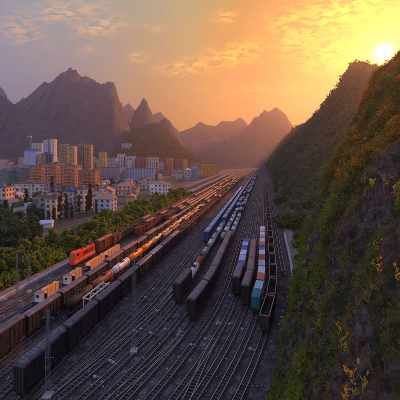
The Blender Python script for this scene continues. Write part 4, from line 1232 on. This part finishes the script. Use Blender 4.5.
# woodland on slopes (one object each)
def woodland(grid, n, size, leaves, leaf, m, seed, label, ymax=1e9, zmin=2):
    rng = np.random.default_rng(seed); A, B = grid.shape[:2]
    # area weighted pick of cells
    d1 = grid[1:, :-1] - grid[:-1, :-1]; d2 = grid[:-1, 1:] - grid[:-1, :-1]
    ar = np.linalg.norm(np.cross(d1, d2), axis=2); dist = grid[:-1, :-1, 1]
    wt = ar / (dist ** 1.3); wt[(grid[:-1, :-1, 2] < zmin) | (dist > ymax)] = 0
    wt = (wt / wt.sum()).ravel(); pick = rng.choice(len(wt), n, p=wt); i, j = np.divmod(pick, B - 1)
    a, b_ = rng.random(n)[:, None], rng.random(n)[:, None]
    c_ = grid[i, j] + a * (grid[i + 1, j] - grid[i, j]) + b_ * (grid[i, j + 1] - grid[i, j])
    s = size * (.55 + .9 * rng.random(n)) * np.clip(c_[:, 1] / 350, .55, 1.8)
    c_ = c_ + np.array([0, 0, 1.0]) * s[:, None] * .7
    idx = np.repeat(np.arange(n), leaves)
    d = rng.normal(size=(len(idx), 3)); d /= np.linalg.norm(d, axis=1)[:, None]
    cent = c_[idx] + d * (s[idx] * (.5 + .5 * rng.random(len(idx))))[:, None] * np.array([1, 1, .85])
    V = leaf_quads(cent, leaf * s[idx] / size, rng)
    ob('woodland', npmesh('woodland', V, qf(len(V) // 4), M[m]), label=label, cat='woodland', kind='stuff')
M['hill_leaf'] = mat('hill_leaves', (.03, .055, .03), (.11, .12, .05), .02, .7, c3=(.055, .085, .038), transl=.25)
woodland(V2[:, :rows + 1], 5200, 3.8, 44, 1.1, 'hill_leaf', 3, 'dark woodland covering the steep hill right of the yard')
woodland(VF[:, :26], 2200, 3.2, 30, 1.0, 'hill_leaf', 4, 'woodland on the low hill behind the town')

rng_ = np.random.default_rng(91); nh = 2600; yy_ = 58 + 240 * rng_.random(nh) ** 1.4; oo_ = -71.2 - 14 * rng_.random(nh)
hs = (1.0 + 1.9 * rng_.random(nh)) * np.clip((-oo_ - 69) / 5, .35, 1.2)
hc = np.stack([.2125 * yy_ + oo_, yy_, hs * .8], 1); idx = np.repeat(np.arange(nh), 42)
d = rng_.normal(size=(len(idx), 3)); d /= np.linalg.norm(d, axis=1)[:, None]
Vh = leaf_quads(hc[idx] + d * (hs[idx] * (.4 + .6 * rng_.random(len(idx))))[:, None], .42, rng_, 2.4, .8)
ob('undergrowth', npmesh('undergrowth', Vh, qf(len(Vh) // 4), M['leaf_bright']), label='dense green undergrowth filling the tree belt left of the yard', cat='undergrowth', kind='stuff')

# cliff vegetation: grass tufts and scrub in patches
def cliff_patch(u_, v_):
    p = cliff_point(u_, v_); q = cliff_point(u_ + .4, v_); s = cliff_point(u_, v_ + .4)
    nrm = (q - p).cross(s - p).normalized()
    if nrm.x > 0: nrm = -nrm
    return p, nrm
ROCKS = [([(392, 200), (362, 250), (347, 300), (328, 345), (312, 400)], 11), ([(303, 240), (291, 282), (281, 335)], 5.5), ([(352, 232), (338, 268), (322, 300), (305, 345)], 7),
         ([(330, 195), (318, 235), (309, 270)], 4), ([(400, 320), (380, 400)], 5)]
def rockness(p):
    """how bare the cliff is at a point of its surface (bands of rock measured on the photo)"""
    px_ = 200 + F * p.x / p.y; py_ = HY + F * (HC - p.z) / p.y; best = 9.0
    for ln, w_ in ROCKS:
        for (x0, y0), (x1, y1) in zip(ln, ln[1:]):
            t = max(0, min(1, ((px_ - x0) * (x1 - x0) + (py_ - y0) * (y1 - y0)) / ((x1 - x0) ** 2 + (y1 - y0) ** 2)))
            best = min(best, math.hypot(px_ - x0 - t * (x1 - x0), py_ - y0 - t * (y1 - y0)) / w_)
    return best, px_, py_
def patches(n, seed, thr, sc, umax=150, vmax=44, off=0.0, zone=None):
    rr = np.random.default_rng(seed); out = []; tries = 0
    while len(out) < n and tries < n * 60:
        tries += 1
        u_ = 6 + (umax - 6) * rr.random() ** 1.9; v_ = vmax * rr.random()
        p = cliff_point(u_, v_)
        if p.z < 0.3 or p.y < 3: continue
        if p.x / max(p.y, .1) > .80: continue
        rk, px_, py_ = rockness(p)
        if rk < 1 + .5 * fbm(p.y * .4, p.z * .4, 2.0, 3) and rr.random() > .06: continue
        if zone and not zone(px_, py_, rr.random()): continue
        if fbm(p.y * sc, p.z * sc * .6, off, 4) < thr: continue
        out.append((u_, v_))
    return out
def grass_tufts(name, pts, blades, L, m, label, seed, width=.06, droop=.6):
    rr = np.random.default_rng(seed); V = []; 
    for (u_, v_) in pts:
        p, nrm = cliff_patch(u_, v_); p = np.array(p); nr = np.array(nrm)
        dist = max(6.0, p[1]); l = L * (.6 + .8 * rr.random()) * min(1.3, .45 + dist / 60)
        wd = width * (.5 + dist / 35)
        for _ in range(blades):
            d = nr * .5 + np.array([0, 0, .8]) + rr.normal(size=3) * .45; d /= np.linalg.norm(d)
            o = p + rr.normal(size=3) * .22 * l
            a = np.cross(d, rr.normal(size=3)); a /= np.linalg.norm(a)
            mid = o + d * l * .55; tip = mid + (d * .5 + np.array([-.25, 0, -droop * rr.random()])) * l * .5
            V += [o - a * wd, o + a * wd, mid + a * wd * .8, mid - a * wd * .8, mid - a * wd * .8, mid + a * wd * .8, tip + a * wd * .1, tip - a * wd * .1]
    V = np.array(V); ob(name, npmesh(name, V, qf(len(V) // 4), M[m]), label=label, cat='grass', kind='stuff')
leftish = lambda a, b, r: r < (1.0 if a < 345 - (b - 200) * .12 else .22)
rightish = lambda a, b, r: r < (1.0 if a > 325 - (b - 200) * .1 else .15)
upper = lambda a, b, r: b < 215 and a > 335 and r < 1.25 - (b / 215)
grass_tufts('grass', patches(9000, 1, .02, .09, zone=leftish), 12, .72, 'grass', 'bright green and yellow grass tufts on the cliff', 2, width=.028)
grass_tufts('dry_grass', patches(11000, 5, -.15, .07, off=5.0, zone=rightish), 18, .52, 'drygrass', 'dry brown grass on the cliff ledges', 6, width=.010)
def scrub(name, pts, leaves, rad, leaf, m, label, seed):
    rr = np.random.default_rng(seed); C = []; Ls = []
    for (u_, v_) in pts:
        p, nrm = cliff_patch(u_, v_); dist = max(6.0, p.y); s = rad * (.5 + rr.random()) * min(1.7, .35 + dist / 60)
        c_ = np.array(p) + np.array(nrm) * s * .35
        d = rr.normal(size=(leaves, 3)); d /= np.linalg.norm(d, axis=1)[:, None]
        C.append(c_ + d * (s * (.3 + .75 * rr.random(leaves) ** .7))[:, None] * np.array([.9, 1, 1])); Ls += [leaf * min(1.7, .25 + dist / 60)] * leaves
    C = np.concatenate(C); V = leaf_quads(C, np.array(Ls), rr, 2.2)
    ob(name, npmesh(name, V, qf(len(V) // 4), M[m]), label=label, cat='undergrowth', kind='stuff')
scrub('undergrowth', patches(6500, 9, -.05, .08, off=2.0, zone=rightish), 80, .8, .15, 'scrub', 'dark scrub and creepers over the cliff', 10)
scrub('undergrowth', patches(1100, 12, .08, .09, zone=leftish), 80, .9, .2, 'leaf_bright', 'bright green bushes growing from the cliff', 13)
M['leaf_sunglow'] = mat('sunglow_leaves', (.20, .045, .012), (.48, .24, .03), .25, .6, c3=(.38, .10, .015), transl=.5)  # sun flare and warm glow on the upper cliff, put into leaf colour
scrub('undergrowth', patches(1700, 15, -.02, .09, zone=upper), 80, .8, .2, 'leaf_sunglow', 'upper cliff scrub below the sun, flare and sunlight put into red orange leaves', 16)

# foreground plants with orange and yellow leaves
def leafy_plant(px, py, dist, h, m, nl, label, seed, ll=.34):
    rr = random.Random(seed)
    X, Y = (px - 200) / F * dist, dist; z = HC - (py - HY) / F * dist
    r = ob('leafy_plant', None, None, (X, Y, z - h), 0, label, 'plant', 'plants with coloured leaves on the cliff')
    b = MB(); st = []
    for s in range(3):
        top = (rr.uniform(-.3, .3) * h, rr.uniform(-.2, .2), h * rr.uniform(.75, 1.0)); st.append(top); mid = (top[0] * .3, top[1] * .3, top[2] * .5)
        b.cyl((0, 0, -.5), mid, .012, .009, 5); b.cyl(mid, top, .009, .005, 5)
    ob('stem', b.mesh('stem', M['bark']), r)
    b = MB()
    for i in range(nl):
        top = st[i % 3]; t = rr.uniform(.35, 1.0); q = Vector((top[0] * t * (t if t < .5 else 1), top[1] * t, top[2] * t))
        a = rr.uniform(0, 6.28); e = rr.uniform(.5, 1.25); d = Vector((math.cos(a) * math.cos(e), math.sin(a) * math.cos(e), math.sin(e)))
        l = ll * rr.uniform(.6, 1.2); sd = d.cross(Vector((rr.uniform(-1, 1), rr.uniform(-1, 1), .3))).normalized(); nn = sd.cross(d) * l * .12
        p = [q, q + d * l * .3 + sd * l * .15 + nn, q + d * l * .65 + sd * l * .14 + nn, q + d * l, q + d * l * .65 - sd * l * .14 + nn, q + d * l * .3 - sd * l * .15 + nn, q + d * l * .5]
        b.poly(p, [(0, 1, 6), (1, 2, 6), (2, 3, 6), (3, 4, 6), (4, 5, 6), (5, 0, 6)])
    ob('leaves', b.mesh('leaves', M[m]), r)
def cliff_dist(px, py):
    """distance at which the view ray meets the cliff"""
    for y in np.linspace(5, 140, 700):
        x = (px - 200) / F * y; z = HC - (py - HY) / F * y; d = x - foot(y)
        if d > 0:
            zz = float(np.interp(d, gp_x, gp_z))
            if zz > HC: zz = HC + (zz - HC) * max(.35, (y / 104) ** .8)
            if zz > z: return max(4, y - 2.0)
    return 12
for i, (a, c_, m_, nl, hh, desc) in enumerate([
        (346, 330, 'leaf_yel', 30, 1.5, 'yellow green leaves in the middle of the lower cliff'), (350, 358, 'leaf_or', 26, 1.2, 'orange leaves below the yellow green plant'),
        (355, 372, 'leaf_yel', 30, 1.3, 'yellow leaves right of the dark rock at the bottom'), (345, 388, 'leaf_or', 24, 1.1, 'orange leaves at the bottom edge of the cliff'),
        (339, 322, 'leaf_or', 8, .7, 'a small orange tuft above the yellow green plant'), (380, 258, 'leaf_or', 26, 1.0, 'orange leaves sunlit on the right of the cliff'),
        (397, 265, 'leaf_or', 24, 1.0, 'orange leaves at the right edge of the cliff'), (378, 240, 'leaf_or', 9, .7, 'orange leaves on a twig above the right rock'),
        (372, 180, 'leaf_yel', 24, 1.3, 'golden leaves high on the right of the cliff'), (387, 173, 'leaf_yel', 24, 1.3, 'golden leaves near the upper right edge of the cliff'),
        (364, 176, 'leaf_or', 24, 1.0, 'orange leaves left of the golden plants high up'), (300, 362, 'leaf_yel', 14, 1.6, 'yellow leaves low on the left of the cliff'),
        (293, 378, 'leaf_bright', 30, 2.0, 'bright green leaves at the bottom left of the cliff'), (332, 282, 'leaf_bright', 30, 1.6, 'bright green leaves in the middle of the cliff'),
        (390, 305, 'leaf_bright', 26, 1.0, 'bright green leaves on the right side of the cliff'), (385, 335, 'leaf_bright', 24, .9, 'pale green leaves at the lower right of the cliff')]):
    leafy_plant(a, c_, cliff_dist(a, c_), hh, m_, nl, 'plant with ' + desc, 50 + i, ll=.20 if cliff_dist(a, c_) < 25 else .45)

# ------------------------------------------------------------------ haze
b = MB(); b.box(0, 1420, 262, 4800, 2960, 536)
hz = bpy.data.materials.new('haze'); hz.use_nodes = True; t2 = hz.node_tree; t2.nodes.clear()
vo = t2.nodes.new('ShaderNodeVolumePrincipled'); vo.inputs['Density'].default_value = .00033
vo.inputs['Color'].default_value = (.46, .48, .66, 1); vo.inputs['Anisotropy'].default_value = .66
oo = t2.nodes.new('ShaderNodeOutputMaterial'); t2.links.new(vo.outputs[0], oo.inputs['Volume'])
hm = b.mesh('haze', hz); ob('haze', hm, kind='stuff')
